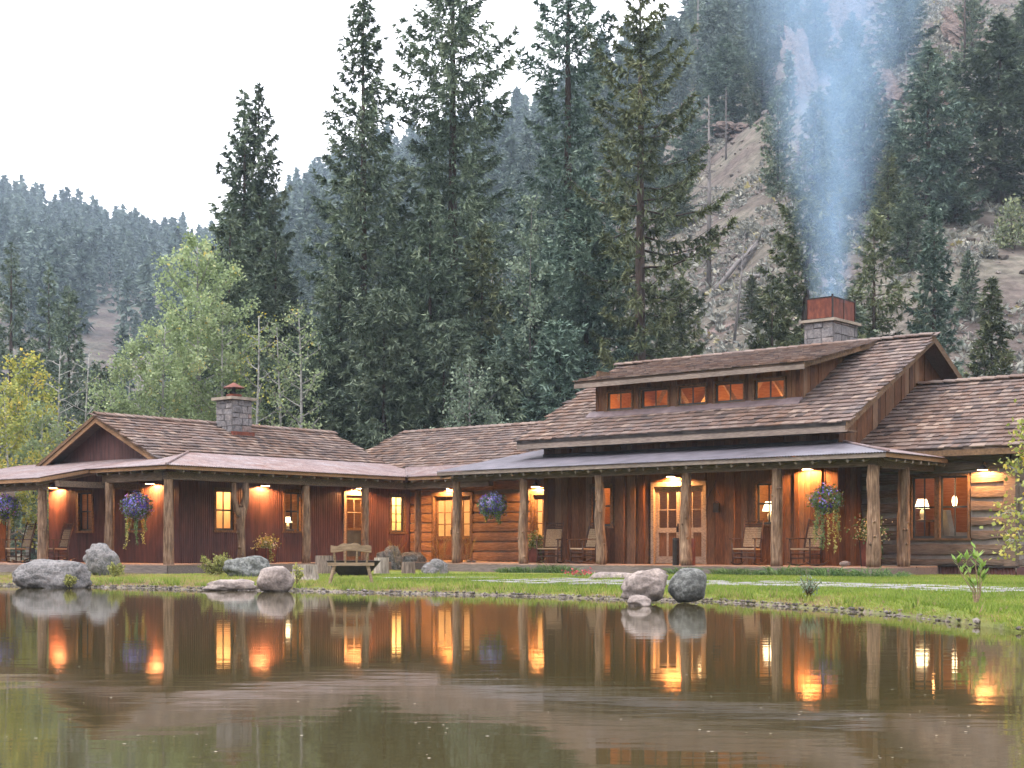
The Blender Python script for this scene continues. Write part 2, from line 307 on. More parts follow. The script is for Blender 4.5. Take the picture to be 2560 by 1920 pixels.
# ------------------------------------------------------------------ terrain
SH=[(0,1464),(350,1470),(500,1475),(740,1477),(1000,1484),(1280,1489),(1550,1499),(1770,1503),(2000,1519),(2250,1539),(2430,1562),(2560,1583)]
sx=[];sy=[]
for px,py in SH:
    d=CAMZ*F/(py-HY); sx.append((px-CX)/F*d); sy.append(d)
sx=[-200,-80,-30,-17]+sx+[8,12,16,22,200]; sy=[36,36,36,35]+sy+[11.5,5,-6,-60,-80]
def shore(x): return float(np.interp(x,sx,sy))
HP=[-600,0,300,545,750,1000,1280,1500,1740,2000,2250,2560,3200]
HT=[.23,.222,.200,.190,.226,.248,.264,.290,.322,.392,.43,.43,.42]      # slope angle to the crest
HD1=[700,640,640,660,620,570,510,440,335,330,330,330,330]             # crest distance
HD0=[140,130,120,105,95,80,68,60,58,57,56,55,55]                      # foot of the hill
def smooth(t): t=min(1,max(0,t)); return t*t*(3-2*t)
def ground(x,y,rough=True):
    dy=y-shore(x)
    if dy<0: z=max(-1.3,dy*.28-.015)
    else: z=.03+.15*(1-math.exp(-dy/2.2))+.012*fbm((x*.6,y*.6,3),3)
    if y>45:
        q=x/y*F+CX
        d0=float(np.interp(q,HP,HD0)); d1=float(np.interp(q,HP,HD1)); t=float(np.interp(q,HP,HT))
        if y>d0:
            zc=t*d1+CAMZ; r=(y-d0)/(d1-d0)
            hz=zc*(min(1,r)**1.04)
            if r>1: hz=zc*(1-.35*(r-1))
            if rough:
                a=min(1,(y-d0)/60)
                hz+=a*(3.2*fbm((x*.018,y*.018,5),5)+.55*fbm((x*.11,y*.11,9),4)) 
            z+=max(0,hz)
    az=abs(math.atan2(x,y)); r_=math.hypot(x,y)
    if az>.42 and r_>130:
        z=max(z,.30*(r_-130)*smooth((az-.42)/.35)*(1-.35*smooth((r_-600)/300))+2.5*fbm((x*.02,y*.02,5),4))
    return z
def hill_frac(x,y):
    r_=math.hypot(x,y)
    if y<40: return smooth((r_-140)/40)
    q=x/y*F+CX; d0=float(np.interp(q,HP,HD0)); return smooth((y-d0)/14)
th=np.concatenate([np.radians(np.linspace(-180,-30,26)[:-1]),np.radians(np.linspace(-30,-21,16)[:-1]),np.radians(np.linspace(-21,21,200)),np.radians(np.linspace(21,30,16)[1:]),np.radians(np.linspace(30,180,26)[1:])])
rr=np.concatenate([np.linspace(1,13,16)[:-1],np.linspace(13,37,170)[:-1],37*np.exp(np.linspace(0,math.log(900/37),135))])
gv=[];zb=[];zw=[];zh=[]
for r in rr:
    for t in th:
        x=r*math.sin(t); y=r*math.cos(t); gv.append((x,y,ground(x,y)))
        dy=y-shore(x); zb.append(1-smooth((dy-.03)/.22)); 
        q=np.array([x,y])-OX; u=q@A2; v=q@B2
        zw.append(max(smooth((v-1.2)/1.5),smooth((u-15.6)/1.2)*.85,smooth((-u-2)/3)*smooth((v-1)/2)) if y>20 else 0)
        zh.append(hill_frac(x,y))
nt_=len(th)
gf=[(i*nt_+k,i*nt_+k+1,(i+1)*nt_+k+1,(i+1)*nt_+k) for i in range(len(rr)-1) for k in range(nt_-1)]
me=bpy.data.meshes.new('ground'); me.from_pydata(gv,[],gf); me.update()
for nm,dat in (('bank',zb),('wood',zw),('hill',zh)):
    a=me.attributes.new(nm,'FLOAT','POINT'); a.data.foreach_set('value',dat)
go=link('ground',me,'ground',smooth=True); tag(go,kind='structure')
# pond
me=bpy.data.meshes.new('pond'); me.from_pydata([(-160,-60,0),(60,-60,0),(60,40,0),(-160,40,0)],[],[(0,1,2,3)]); me.update()
tag(link('pond',me,'water'),kind='structure')

# ------------------------------------------------------------------ building helpers
def frame_light(name,loc,parent,power,colr=(1,.56,.24),radius=.06):
    l=bpy.data.lights.new(name,'POINT'); l.energy=power; l.color=colr; l.shadow_soft_size=radius
    o=bpy.data.objects.new(name,l); col.objects.link(o); o.parent=parent; o.location=loc; return o
def corrugated(name,fn,s0,s1,mat,parent,pitch=.076,amp=.011,nt=4,spw=6,sheet=.0):
    """fn(s)-> list of (lower point, upper point, outward normal) in building u,v,z"""
    n=max(2,int(round((s1-s0)/pitch*spw)))
    vs=[];fs=[]
    for i in range(n+1):
        s=s0+(s1-s0)*i/n; lo,hi,nm=fn(s); w=amp*math.sin(2*PI*s/pitch)
        for k in range(nt+1):
            t=k/nt; p=[lo[j]+(hi[j]-lo[j])*t+nm[j]*w for j in range(3)]
            vs.append(L(*p))
    for i in range(n):
        for k in range(nt): a=i*(nt+1)+k; fs.append((a,a+1,a+nt+2,a+nt+1))
    me=bpy.data.meshes.new(name); me.from_pydata(vs,[],fs); me.update()
    return link(name,me,mat,parent,smooth=True)
def corr_wall(P,s0,s1,z0,z1,holes,root_,mat='rust_wall',topf=None):
    """corrugated sheet wall cut round the openings"""
    cuts=sorted({s0,s1,*[h[0] for h in holes],*[h[1] for h in holes]})
    wall=None
    for a,b in zip(cuts[:-1],cuts[1:]):
        zs=[(z0,z1)]
        for h in holes:
            if h[0]<=a+1e-6 and h[1]>=b-1e-6: zs=[(z0,h[2]),(h[3],z1)]
        for c,d in zs:
            if d-c<.02: continue
            def fn(s,c=c,d=d):
                top=d if topf is None or d<z1-1e-6 else topf(s)
                nrm=(0,-1,0) if P.k=='v' else (-1,0,0)
                lo=(s,P.c,c) if P.k=='v' else (P.c,s,c); hi=(s,P.c,top) if P.k=='v' else (P.c,s,top)
                return lo,hi,nrm
            corrugated('metal_sheet',fn,a,b,mat,root_,nt=2)
GL='glass'
def window(P,s0,s1,z0,z1,parent,cols=2,rows=2,casing=.075,light=None,room=True,depth=1.5,roommat='pine_panel',trim='trim_wood',hung=True,power=14,lcol=(1,.58,.26),inset=.05,rs=.45,rz=.5,rr=None):
    """opening s0..s1, z0..z1 ; part window with frame, sill, sash, muntin, panes as sub-parts"""
    mb=MB(); c=casing
    for a,b,e,f in ((s0-c,s0,z0,z1),(s1,s1+c,z0,z1),(s0-c,s1+c,z1,z1+c*1.2)): P.box(mb,a,b,-.08,.035,e,f)
    w=mb.build('window',trim,parent)
    mb=MB(); P.box(mb,s0-c-.03,s1+c+.03,-.08,.06,z0-c*.9,z0-.002); mb.build('sill',trim,w)
    d1=-inset; d0=d1-.045; f=.04
    mb=MB()
    for a,b,e,g in ((s0,s0+f,z0,z1),(s1-f,s1,z0,z1),(s0+f,s1-f,z0,z0+f*1.3),(s0+f,s1-f,z1-f,z1)): P.box(mb,a,b,d0,d1,e,g)
    mb.build('sash',('sash'),w)
    si0,si1,zi0,zi1=s0+f,s1-f,z0+f*1.3,z1-f
    for k in range(1,cols):
        mb=MB(); x=si0+(si1-si0)*k/cols; P.box(mb,x-.011,x+.011,d0+.005,d1-.003,zi0,zi1); mb.build('muntin','sash',w)
    for k in range(1,rows):
        mb=MB(); z=zi0+(zi1-zi0)*k/rows; h=.022 if hung else .011; P.box(mb,si0,si1,d0+.002,d1-.001,z-h,z+h); mb.build('muntin','sash',w)
    for i in range(cols):
        for k in range(rows):
            a=si0+(si1-si0)*i/cols; b=si0+(si1-si0)*(i+1)/cols; e=zi0+(zi1-zi0)*k/rows; g=zi0+(zi1-zi0)*(k+1)/rows
            mb=MB(); dd=(d0+d1)/2; mb.add([P.pt(a,dd,e),P.pt(b,dd,e),P.pt(b,dd,g),P.pt(a,dd,g)],[(0,1,2,3)]); mb.build('pane',GL,w)
    if room:
        mb=MB(); a,b,e,g=(rr or (s0-rs,s1+rs))+(max(.3,z0-rz),z1+.35); q0=-.14; q1=q0-depth
        p=[P.pt(a,q0,e),P.pt(b,q0,e),P.pt(b,q0,g),P.pt(a,q0,g),P.pt(a,q1,e),P.pt(b,q1,e),P.pt(b,q1,g),P.pt(a,q1,g)]
        mb.add(p,[(4,5,6,7),(0,1,5,4),(3,7,6,2),(0,4,7,3),(1,2,6,5)])
        if not rr: mb.add([P.pt(a,q0,e),P.pt(s0-.02,q0,e),P.pt(s0-.02,q0,g),P.pt(a,q0,g),P.pt(s1+.02,q0,e),P.pt(b,q0,e),P.pt(b,q0,g),P.pt(s1+.02,q0,g)],[(0,1,2,3),(4,5,6,7)])
        mb.build('room',roommat,w)
        if power:
            ls_,ld,lz=light or ((s0+s1)/2,-.14-depth*.5,z1+.12)
            frame_light('room_light',P.pt(ls_,ld,lz),parent,power,lcol,.12)
    return w
def hewn(P,s0,s1,z0,z1,d0,d1,parent,mat,name='log',seed=0,wav=.018):
    n=max(3,int((s1-s0)/.28)); vs=[];fs=[]
    for i in range(n+1):
        s=s0+(s1-s0)*i/n
        a=z0+wav*fbm((s*1.6,seed*7.1,0),3)*1.6; b=z1+wav*fbm((s*1.6,seed*7.1,9),3)*1.6; o=.012*fbm((s*2,seed,5),2); h=b-a
        for z,d in ((a,d0),(a+.012,d1-.008+o),(a+h*.5,d1+o),(b-.012,d1-.006+o),(b,d0)): vs.append(P.pt(s,d,z))
    for i in range(n):
        for k in range(4): q=i*5+k; fs.append((q,q+1,q+6,q+5))
    fs+=[(4,3,2,1,0),tuple(n*5+k for k in range(5))]
    me=bpy.data.meshes.new(name); me.from_pydata(vs,[],fs); me.update(); return link(name,me,mat,parent)
def boards(P,s0,s1,z0,z1,holes,parent,mat='board',wmin=.14,wmax=.30,topf=None,botf=None,seed=1,name='board',d=.0):
    r=random.Random(seed); s=s0
    while s<s1-.02:
        w=min(r.uniform(wmin,wmax),s1-s)
        if s1-s-w<.06: w=s1-s
        a,b=s+.004,s+w-.004; m_=(a+b)/2
        t=(min(topf(a),topf(b)) if topf else z1); bt=botf(m_) if botf else z0
        segs=[(bt,t)]
        for h in holes:
            if h[0]<b-.01 and h[1]>a+.01:
                if h[0]>a+.03 and h[0]<b-.03: b=h[0]; w=b-s+.004
                elif h[1]>a+.03 and h[1]<b-.03 and a<h[1]: b=h[1]; w=b-s+.004; segs=[(bt,h[2]),(h[3],t)]
                else: segs=[(bt,h[2]),(h[3],t)]
        dd=d+r.uniform(0,.022); tv=min(1,max(0,r.gauss(.45,.27)))
        for e,f in segs:
            if f-e<.05: continue
            mb=MB(); mb.ct=tv
            if topf and f==t:
                ta,tb=topf(a),topf(b)
                ba,bb=(botf(a),botf(b)) if botf else (e,e)
                p=[(a,dd,ba),(b,dd,bb),(b,dd-.03,bb),(a,dd-.03,ba),(a,dd,ta),(b,dd,tb),(b,dd-.03,tb),(a,dd-.03,ta)]
                mb.hexa([P.pt(*q) for q in p])
            else:
                P.box(mb,a,b,dd-.03,dd,e,f)
            mb.build(name,mat,parent,tint=True)
        s+=w
def post(u,v,z0,z1,r0,parent,seed=0,mat='post_wood',bend=.04,knots=3,square=False):
    rn=random.Random(seed); n=14; pts=[];rad=[]
    for i in range(n+1):
        t=i/n; z=z0+(z1-z0)*t
        pts.append(L(u+bend*fbm((t*1.8,seed*3.3,1),2),v+bend*fbm((t*1.8,seed*3.3,7),2),z)); rad.append(r0*(1.12-.2*t+.09*fbm((t*4,seed,3),2)))
    mb=MB(); mb.tube(pts,rad,4 if square else 14,rough=.02 if square else .05,rnd=rn)
    for k in range(knots):
        t=rn.uniform(.12,.9); i=int(t*n); a=rn.uniform(-2.6,-.2); p=Vector(pts[i]); r=rad[i]
        o=Vector((math.cos(a),math.sin(a),.25)); mb.tube([p+o*r*.55,p+o*r*1.02,p+o*r*1.22],[r*.30,r*.24,r*.12],7)
    return mb.build('porch_post',mat,parent,smooth=not square)
# shingles: shared pieces for the ones that show largest, one joined field for the rest
SH_W=[.12,.15,.18,.215,.25]; NT=7
def shingle_verts(w,l,th): 
    return np.array([(-w/2,0,0),(w/2,0,0),(w/2,l,-.006),(-w/2,l,-.006),(-w/2,0,th),(w/2,0,th),(w/2,l,.002),(-w/2,l,.002)])
SHF=[(3,2,1,0),(4,5,6,7),(0,1,5,4),(1,2,6,5),(2,3,7,6),(3,0,4,7)]
SHM={}
def shingle_mesh(i,k,l):
    key=(i,k,l)
    if key not in SHM:
        me=bpy.data.meshes.new('shingle'); me.from_pydata([tuple(p) for p in shingle_verts(SH_W[i],l,.030)],[],SHF); me.update()
        a=me.attributes.new('tint','FLOAT','FACE'); a.data.foreach_set('value',[k/(NT-1)]*6); me.materials.append(MATS['shingle']); SHM[key]=me
    return SHM[key]
def shingles(root_,roofpart,origin,es,et,s_len,t_len,mask,expo=.26,count=300,seed=3,lift=.012):
    """origin: building point at the eave, es along the eave, et up the slope (building vectors, unit); mask(s,t)->bool"""
    r=random.Random(seed); M0=Vector(L(*origin)); e0=Vector((-es[0],es[1],es[2])); e1=Vector((-et[0],et[1],et[2])); n=e0.cross(e1)
    if n.z<0: n=-n
    e0=e1.cross(n)
    if e0.dot(Vector((-es[0],es[1],es[2])))<0: sg=-1
    else: sg=1
    items=[]; t=0.0; row=0; l=expo*1.45; Wm=root_.matrix_basis
    while t<t_len-.08:
        s=-r.uniform(0,.12)
        while s<s_len:
            i=r.choices(range(5),(1,2,3,3,2))[0]; w=SH_W[i]; c=s+w/2
            if -.02<c<s_len+.02 and mask(c,t):
                tt=t+r.gauss(0,.014); k=min(NT-1,max(0,int(round(r.gauss(3,1.7)))))
                p=M0+e0*(sg*c)+e1*tt+n*(lift+r.uniform(0,.008))
                items.append((p,i,k,r.gauss(0,.012),r.gauss(0,.012)))
            s+=w+r.uniform(.003,.012)
        t+=expo; row+=1
    tilt=math.atan2(.024,expo)
    def mat(p,rz,rt):
        b=Matrix((e0,e1,n)).transposed(); b=b@Matrix.Rotation(-(tilt*.55)+rt,3,'X')@Matrix.Rotation(rz,3,'Z')
        m=b.to_4x4(); m.translation=p; return m
    Wm=Matrix.Translation(root_.location)@Matrix.Rotation(root_.rotation_euler.z,4,'Z')
    def key(it):
        w=Wm@it[0]; q=w.x/w.y*F+CX; py=HY-(w.z-CAMZ)/w.y*F
        return w.y+(0 if -5<q<2565 and py>-5 else 500)
    items.sort(key=key)
    for p,i,k,rz,rt in items[:count]:
        o=bpy.data.objects.new('shingle',shingle_mesh(i,k,l)); col.objects.link(o); o.parent=roofpart; o.matrix_basis=mat(p,rz,rt)
    rest=items[count:]
    if rest:
        vs=[];fs=[];ts=[]
        for p,i,k,rz,rt in rest:
            m=np.array(mat(p,rz,rt)); q=shingle_verts(SH_W[i],l,.030)@m[:3,:3].T+m[:3,3]; b=len(vs); vs.extend(map(tuple,q)); fs.extend([tuple(b+x for x in f) for f in SHF]); ts.extend([k/(NT-1)]*6)
        me=bpy.data.meshes.new('shingle_field'); me.from_pydata(vs,[],fs); me.update(); a=me.attributes.new('tint','FLOAT','FACE'); a.data.foreach_set('value',ts)
        tag(link('shingle_field',me,'shingle',roofpart),kind='stuff')
def slab(mb,p00,p10,p11,p01,th=.1):
    """roof slab under the four building points (eave s0, eave s1, ridge s1, ridge s0)"""
    lo=[L(p[0],p[1],p[2]-th) for p in (p00,p10,p11,p01)]; hi=[L(*p) for p in (p00,p10,p11,p01)]
    mb.hexa(lo+hi)
def ridge_cap(fn,n,parent,mat='shingle',along='u'):
    """overlapping short boards along a ridge; fn(k)->(point, direction)"""
    for k in range(n):
        p0,p1,sl=fn(k)
        mb=MB(); mb.ct=R.choice((.35,.5,.62,.8,.9)); w=.17
        for sd in (-1,1):
            if along=='u':
                q=[(p0[0],p0[1],p0[2]+.035),(p1[0],p1[1],p1[2]+.012),(p1[0],p1[1]+sd*w,p1[2]+.012-w*sl),(p0[0],p0[1]+sd*w,p0[2]+.035-w*sl)]
            else:
                q=[(p0[0],p0[1],p0[2]+.035),(p1[0],p1[1],p1[2]+.012),(p1[0]+sd*w,p1[1],p1[2]+.012-w*sl),(p0[0]+sd*w,p0[1],p0[2]+.035-w*sl)]
            mb.hexa([L(a,b,c) for a,b,c in q]+[L(a,b,c+.028) for a,b,c in q])
        mb.build('ridge_board',mat,parent,tint=True)
# ------------------------------------------------------------------ shared building pieces
def deck_box(parent,rects,fascias,z=.41,zb=.12):
    mb=MB()
    for a,b,c,d in rects: bbox(mb,a,b,c,d,zb+.06,z-.032)
    dk=mb.build('deck','deck_fascia',parent)
    for a,b,c,d,run in rects_boards(rects):
        mb=MB(); bbox(mb,a,b,c,d,z-.03,z); mb.build('deck_board','deck_wood',dk)
    for a,b,c,d in fascias:
        mb=MB(); bbox(mb,a,b,c,d,zb,z-.034); mb.build('fascia_board','deck_fascia',dk)
    return dk
def rects_boards(rects):
    out=[]
    for a,b,c,d in rects:
        if b-a>=d-c:
            n=max(1,round((d-c)/.19)); w=(d-c)/n
            for k in range(n): out.append((a-(.03 if k==0 else 0),b,c+k*w+.003-(.03 if k==0 else 0),c+(k+1)*w-.003,'u'))
        else:
            n=max(1,round((b-a)/.19)); w=(b-a)/n
            for k in range(n): out.append((a+k*w+.003-(.03 if k==0 else 0),a+(k+1)*w-.003,c-(.03 if k==0 else 0),d,'v'))
    return out
def rafters(parent,kind,s0,s1,fn,step=.42,tail=.32):
    """short round rafters under the metal; fn(s)->(tail point, upper point)"""
    n=int((s1-s0)/step); 
    for k in range(n+1):
        s=s0+(s1-s0)*k/n+R.uniform(-.02,.02); a,b=fn(s); mb=MB(); r=.045
        a=(a[0],a[1],a[2]-.035); b=(b[0],b[1],b[2]-.035); mb.tube([L(*a),L(*b)],r*R.uniform(.9,1.15),4); mb.build('rafter','fascia',parent)
def beam(parent,u0,u1,v0,v1,z0,z1,mat='beam'):
    mb=MB(); 
    lu=u1-u0; lv=v1-v0; n=max(2,int(max(lu,lv)/.8)); along=lu>lv; vs=[]
    for i in range(n+1):
        t=i/n; w=.012*fbm((t*n*.7,u0*3.1,v0),2); w2=.012*fbm((t*n*.7,u0*3.1+9,v0),2)
        if along: q=[(u0+lu*t,v0+w,z0+w2),(u0+lu*t,v1+w,z0+w2),(u0+lu*t,v1+w,z1+w2),(u0+lu*t,v0+w,z1+w2)]
        else: q=[(u0+w,v0+lv*t,z0+w2),(u1+w,v0+lv*t,z0+w2),(u1+w,v0+lv*t,z1+w2),(u0+w,v0+lv*t,z1+w2)]
        vs+= [L(*p) for p in q]
    fs=[(i*4+k,i*4+(k+1)%4,i*4+4+(k+1)%4,i*4+4+k) for i in range(n) for k in range(4)]+[(3,2,1,0),tuple(n*4+k for k in range(4))]
    mb.add(vs,fs); return mb.build('beam',mat,parent)
def stone_face(P,s0,s1,z0,z1,parent,seed,hmin=.12,hmax=.24,wmin=.16,wmax=.42):
    r=random.Random(seed); z=z0
    while z<z1-.01:
        h=min(r.uniform(hmin,hmax),z1-z); h=h if z1-z-h>.06 else z1-z; s=s0
        while s<s1-.01:
            w=min(r.uniform(wmin,wmax),s1-s); w=w if s1-s-w>.09 else s1-s
            j=lambda:r.uniform(-.012,.012); g=.007; d=r.uniform(.018,.045)
            a,b,e,f=s+g,s+w-g,z+g,z+h-g; i=.014
            mb=MB(); mb.ct=min(1,max(0,r.gauss(.5,.25)))
            bk=[(a,0,e),(b,0,e),(b,0,f),(a,0,f)]; md=[(a,d*.7,e),(b,d*.7,e),(b,d*.7,f),(a,d*.7,f)]
            ft=[(a+i,d+j(),e+i),(b-i,d+j(),e+i),(b-i,d+j(),f-i),(a+i,d+j(),f-i)]
            mb.add([P.pt(*q) for q in bk+md+ft],[(0,1,5,4),(1,2,6,5),(2,3,7,6),(3,0,4,7),(4,5,9,8),(5,6,10,9),(6,7,11,10),(7,4,8,11),(8,9,10,11)])
            mb.build('stone','stone',parent,tint=True); s+=w
        z+=h
def rake(parent,kind,c,pts,depth=.2,th=.05,mat='trim_wood',drop=.0,name='rake_board'):
    """board hanging under a sloping roof edge; pts: [(s,z),...] in the plane kind=c, thickness outwards"""
    P=Plane(kind,c)
    for (a,za),(b,zb) in zip(pts[:-1],pts[1:]):
        mb=MB(); q=[(a,0,za-drop-depth),(b,0,zb-drop-depth),(b,-th,zb-drop-depth),(a,-th,za-drop-depth),(a,0,za-drop),(b,0,zb-drop),(b,-th,zb-drop),(a,-th,za-drop)]
        mb.hexa([P.pt(*x) for x in q]); mb.build(name,mat,parent)
def wall_lamp(P,s,z,label,power=42,out=.30):
    """barn light: back plate, bent arm, shade, bulb"""
    w=P.w(s,0,z); rz=YAW if P.k=='v' else YAW+PI/2      # local -y points away from the wall
    o=empty('wall_lamp',(w.x,w.y,w.z),rz); tag(o,label,'lamp','porch wall lamps')
    mb=MB(); mb.lathe([(0,0),(.05,0),(.05,.02),(0,.025)],10); me=mb.mesh('back_plate'); p=link('back_plate',me,'dark_metal',o); p.rotation_euler=(PI/2,0,0); p.location=(0,-.002,.06)
    mb=MB(); mb.tube([(0,-.01,.06),(0,-out*.4,.13),(0,-out*.8,.15),(0,-out,.10),(0,-out,.03)],.011,7); mb.build('arm','dark_metal',o)
    mb=MB(); mb.lathe([(.02,.07),(.04,.065),(.055,.04),(.128,-.035),(.134,-.055)],18,(0,-out,0)); mb.build('shade','dark_metal',o,smooth=True)
    mb=MB(); mb.lathe([(.131,-.0545),(.124,-.034),(.052,.035),(.02,.055)],18,(0,-out,0)); mb.build('reflector','fabric',o,smooth=True)
    mb=MB(); mb.lathe([(.001,.055),(.02,.05),(.026,.03),(.018,.012),(.001,.008)],10,(0,-out,0)); mb.build('bulb','bulb',o,smooth=True)
    frame_light('lamp_light',(0,-out,-.018),o,power,(1,.47,.17),.022)
    return o

# ------------------------------------------------------------------ metal clad cabin (left wing)
SL=.453; RU=21.86; RZ=4.75; ME=.193
cab=root('metal_clad_cabin',18.6,-5.4,.15,'rust brown corrugated metal cabin with shingled gable roof and wraparound porch','cabin')
Pg=Plane('v',-5.4); Pf=Plane('u',18.6)
gh=[(22.80,23.50,1.36,2.5),(20.33,21.0,1.36,2.5)]; fh=[(-4.11,-3.47,1.36,2.5),(-1.50,-.90,1.36,2.52),(.99,1.80,.41,2.50),(3.02,3.60,1.36,2.52)]
corr_wall(Pg,18.6,25.14,.41,3.2,gh,cab,topf=lambda s:RZ-SL*abs(s-RU)-.1)
corr_wall(Pf,-5.4,3.9,.41,3.45,fh,cab)
mb=MB(); bbox(mb,25.04,25.14,-5.36,3.4,.41,3.2); mb.build('side_wall','rust_wall',cab)
mb=MB(); bbox(mb,20.4,25.0,3.3,3.4,.41,3.3); mb.build('back_wall','rust_wall',cab)
window(Pg,*gh[0],cab,power=3.5,roommat='pine_panel'); window(Pg,*gh[1],cab,power=3,roommat='pine_panel')
window(Pf,*fh[0],cab,power=42,roommat='plaster'); window(Pf,*fh[1],cab,power=1.6,roommat='pine_panel'); window(Pf,*fh[3],cab,power=61,roommat='plaster',rows=4,hung=False,lcol=(1,.66,.30))
# cabin door with four panes over a dark panel
s0,s1,z0,z1=fh[2]
mb=MB()
for a,b,e,f in ((s0-.09,s0,z0,z1),(s1,s1+.09,z0,z1),(s0-.09,s1+.09,z1,z1+.11)): Pf.box(mb,a,b,-.08,.04,e,f)
mb.build('door_frame','pale_wood',cab)
mb=MB()
for a,b,e,f in ((s0+.005,s0+.1,z0+.01,z1-.01),(s1-.1,s1-.005,z0+.01,z1-.01),(s0+.1,s1-.1,z1-.13,z1-.01),(s0+.1,s1-.1,z0+.98,z0+1.06),(s0+.1,s1-.1,z0+.01,z0+.16)): Pf.box(mb,a,b,-.07,-.03,e,f)
dr=mb.build('door','trim_wood',cab); dr['label']='glazed cabin door with four panes under a porch lamp'
mb=MB(); Pf.box(mb,s0+.1,s1-.1,-.062,-.045,z0+.16,z0+.98); mb.build('panel','sash',dr)
for i in range(2):
    for k in range(2):
        a=s0+.1+i*(s1-s0-.2)/2; b=a+(s1-s0-.2)/2; e=z0+1.06+k*(z1-z0-1.19)/2; f=e+(z1-z0-1.19)/2
        mb=MB(); mb.add([Pf.pt(a,-.05,e),Pf.pt(b,-.05,e),Pf.pt(b,-.05,f),Pf.pt(a,-.05,f)],[(0,1,2,3)]); mb.build('pane',GL,dr)
mb=MB(); Pf.box(mb,(s0+s1)/2-.012,(s0+s1)/2+.012,-.065,-.035,z0+1.06,z1-.13); Pf.box(mb,s0+.1,s1-.1,-.0645,-.0345,z0+1.54,z0+1.565); mb.build('muntin','pale_wood',dr)
mb=MB(); mb.tube([Pf.pt(s1-.06,-.03,1.42),Pf.pt(s1-.06,.02,1.42),Pf.pt(s1-.06,.02,1.3)],.012,6); mb.build('handle','dark_metal',dr)
mb=MB(); Pf.box(mb,s0-.5,s1+.5,-1.6,-1.55,.41,2.9); Pf.box(mb,s0-.5,s0-.45,-1.55,-.14,.41,2.9); Pf.box(mb,s1+.45,s1+.5,-1.55,-.14,.41,2.9); Pf.box(mb,s0-.45,s1+.45,-1.55,-.14,2.85,2.9); mb.build('room','pine_panel',cab)
frame_light('room_light',Pf.pt((s0+s1)/2,-.8,2.6),cab,7)
# porch
deck_box(cab,[(16.52,18.6,-7.36,1.62),(18.6,26.2,-7.36,-5.4),(19.95,26.2,-8.86,-7.362),(16.6,18.598,1.622,3.88)],[(16.5,16.535,-7.38,1.6),(16.5,19.95,-7.385,-7.35),(19.93,26.2,-8.885,-8.85),(19.93,19.965,-8.85,-7.386)])
for k,(u,v,sd,sq,rr_) in enumerate([(16.78,-7.12,1,True,.16),(16.78,-2.28,3,False,.115),(16.78,.08,4,False,.115),(16.78,2.35,5,False,.11),(19.4,-7.15,6,False,.125),(20.35,-8.62,7,False,.13),(25.6,-8.6,8,False,.12)]):
    post(u,v,.41,2.66 if v>-8 else 2.45,rr_,cab,sd,square=sq,bend=.03 if not sq else .008,knots=0 if sq else 3)
# forked post
mb=MB(); rn=random.Random(5); fx,fy=16.78,-4.68
mb.tube([L(fx,fy,.41),L(fx+.01,fy+.02,.9),L(fx,fy-.01,1.4),L(fx,fy+.0,1.75),L(fx,fy+.03,1.95)],[.125,.105,.105,.125,.13],14,rough=.06,rnd=rn)
mb.tube([L(fx,fy,1.68),L(fx,fy-.17,1.92),L(fx,fy-.25,2.22),L(fx,fy-.25,2.66)],[.10,.085,.07,.065],12,rough=.06,rnd=rn)
mb.tube([L(fx,fy+.02,1.75),L(fx,fy+.11,1.98),L(fx,fy+.17,2.3),L(fx,fy+.15,2.66)],[.12,.11,.10,.095],12,rough=.06,rnd=rn)
for a,z in ((-.6,.62),(-1.7,1.25),(-2.2,1.5),(-.9,2.0),(-1.2,.85)): 
    o=Vector((math.cos(a),math.sin(a),.15)); p=Vector(L(fx,fy,z)); mb.tube([p+o*.06,p+o*.12,p+o*.15],[.05,.038,.02],7)
fp=mb.build('porch_post','post_wood',cab,smooth=True); fp['label']='forked tree trunk porch post'
beam(cab,16.68,16.88,-7.22,1.6,2.66,2.86); beam(cab,16.9,19.6,-7.24,-7.05,2.64,2.86); beam(cab,20.2,26.2,-8.72,-8.52,2.43,2.62); beam(cab,16.68,16.88,1.62,3.6,2.66,2.86)
beam(cab,19.6,19.78,-8.6,-6.0,2.50,2.66)
rafters(cab,'v',-6.9,1.3,lambda s:((16.42,s,2.905),(min(18.5,16.3+s+7.55-.2),s,2.905+.193*(min(18.5,16.3+s+7.55-.2)-16.42))),.5)
rafters(cab,'u',17.0,19.6,lambda s:((s,-7.42,2.905),(s,min(-5.5,-7.55+s-16.3-.2),2.905+.193*(min(-5.5,-7.55+s-16.3-.2)+7.42))),.5)
rafters(cab,'u',20.2,26.0,lambda s:((s,-8.9,2.62),(s,-5.5,2.62+.193*3.4)),.5)
for a,b,c,d,e,f in ((16.36,16.40,-7.5,1.36,2.91,3.0),(16.42,19.84,-7.49,-7.45,2.91,3.0),(19.86,26.4,-8.99,-8.95,2.62,2.72)):
    mb=MB(); bbox(mb,a,b,c,d,e,f); mb.build('fascia','fascia_brown',cab)
mb=MB(); mb.hexa([L(19.84,-9.0,2.62),L(19.88,-9.0,2.62),L(19.88,-7.5,2.91),L(19.84,-7.5,2.91),L(19.84,-9.0,2.72),L(19.88,-9.0,2.72),L(19.88,-7.5,3.0),L(19.84,-7.5,3.0)]); mb.build('fascia','fascia_brown',cab)
nz=(-.19,0,.98)
def fm(s):
    lo=16.3 if s<1.4 else 16.3+(s-1.4); hi=min(19.3,16.3+(s+7.55)); hi=max(hi,lo+.002)
    return (lo,s,3.02+ME*(lo-16.3)),(hi,s,3.02+ME*(hi-16.3)),nz
corrugated('porch_roof',fm,-7.545,4.3,'rust_roof',cab,nt=3)
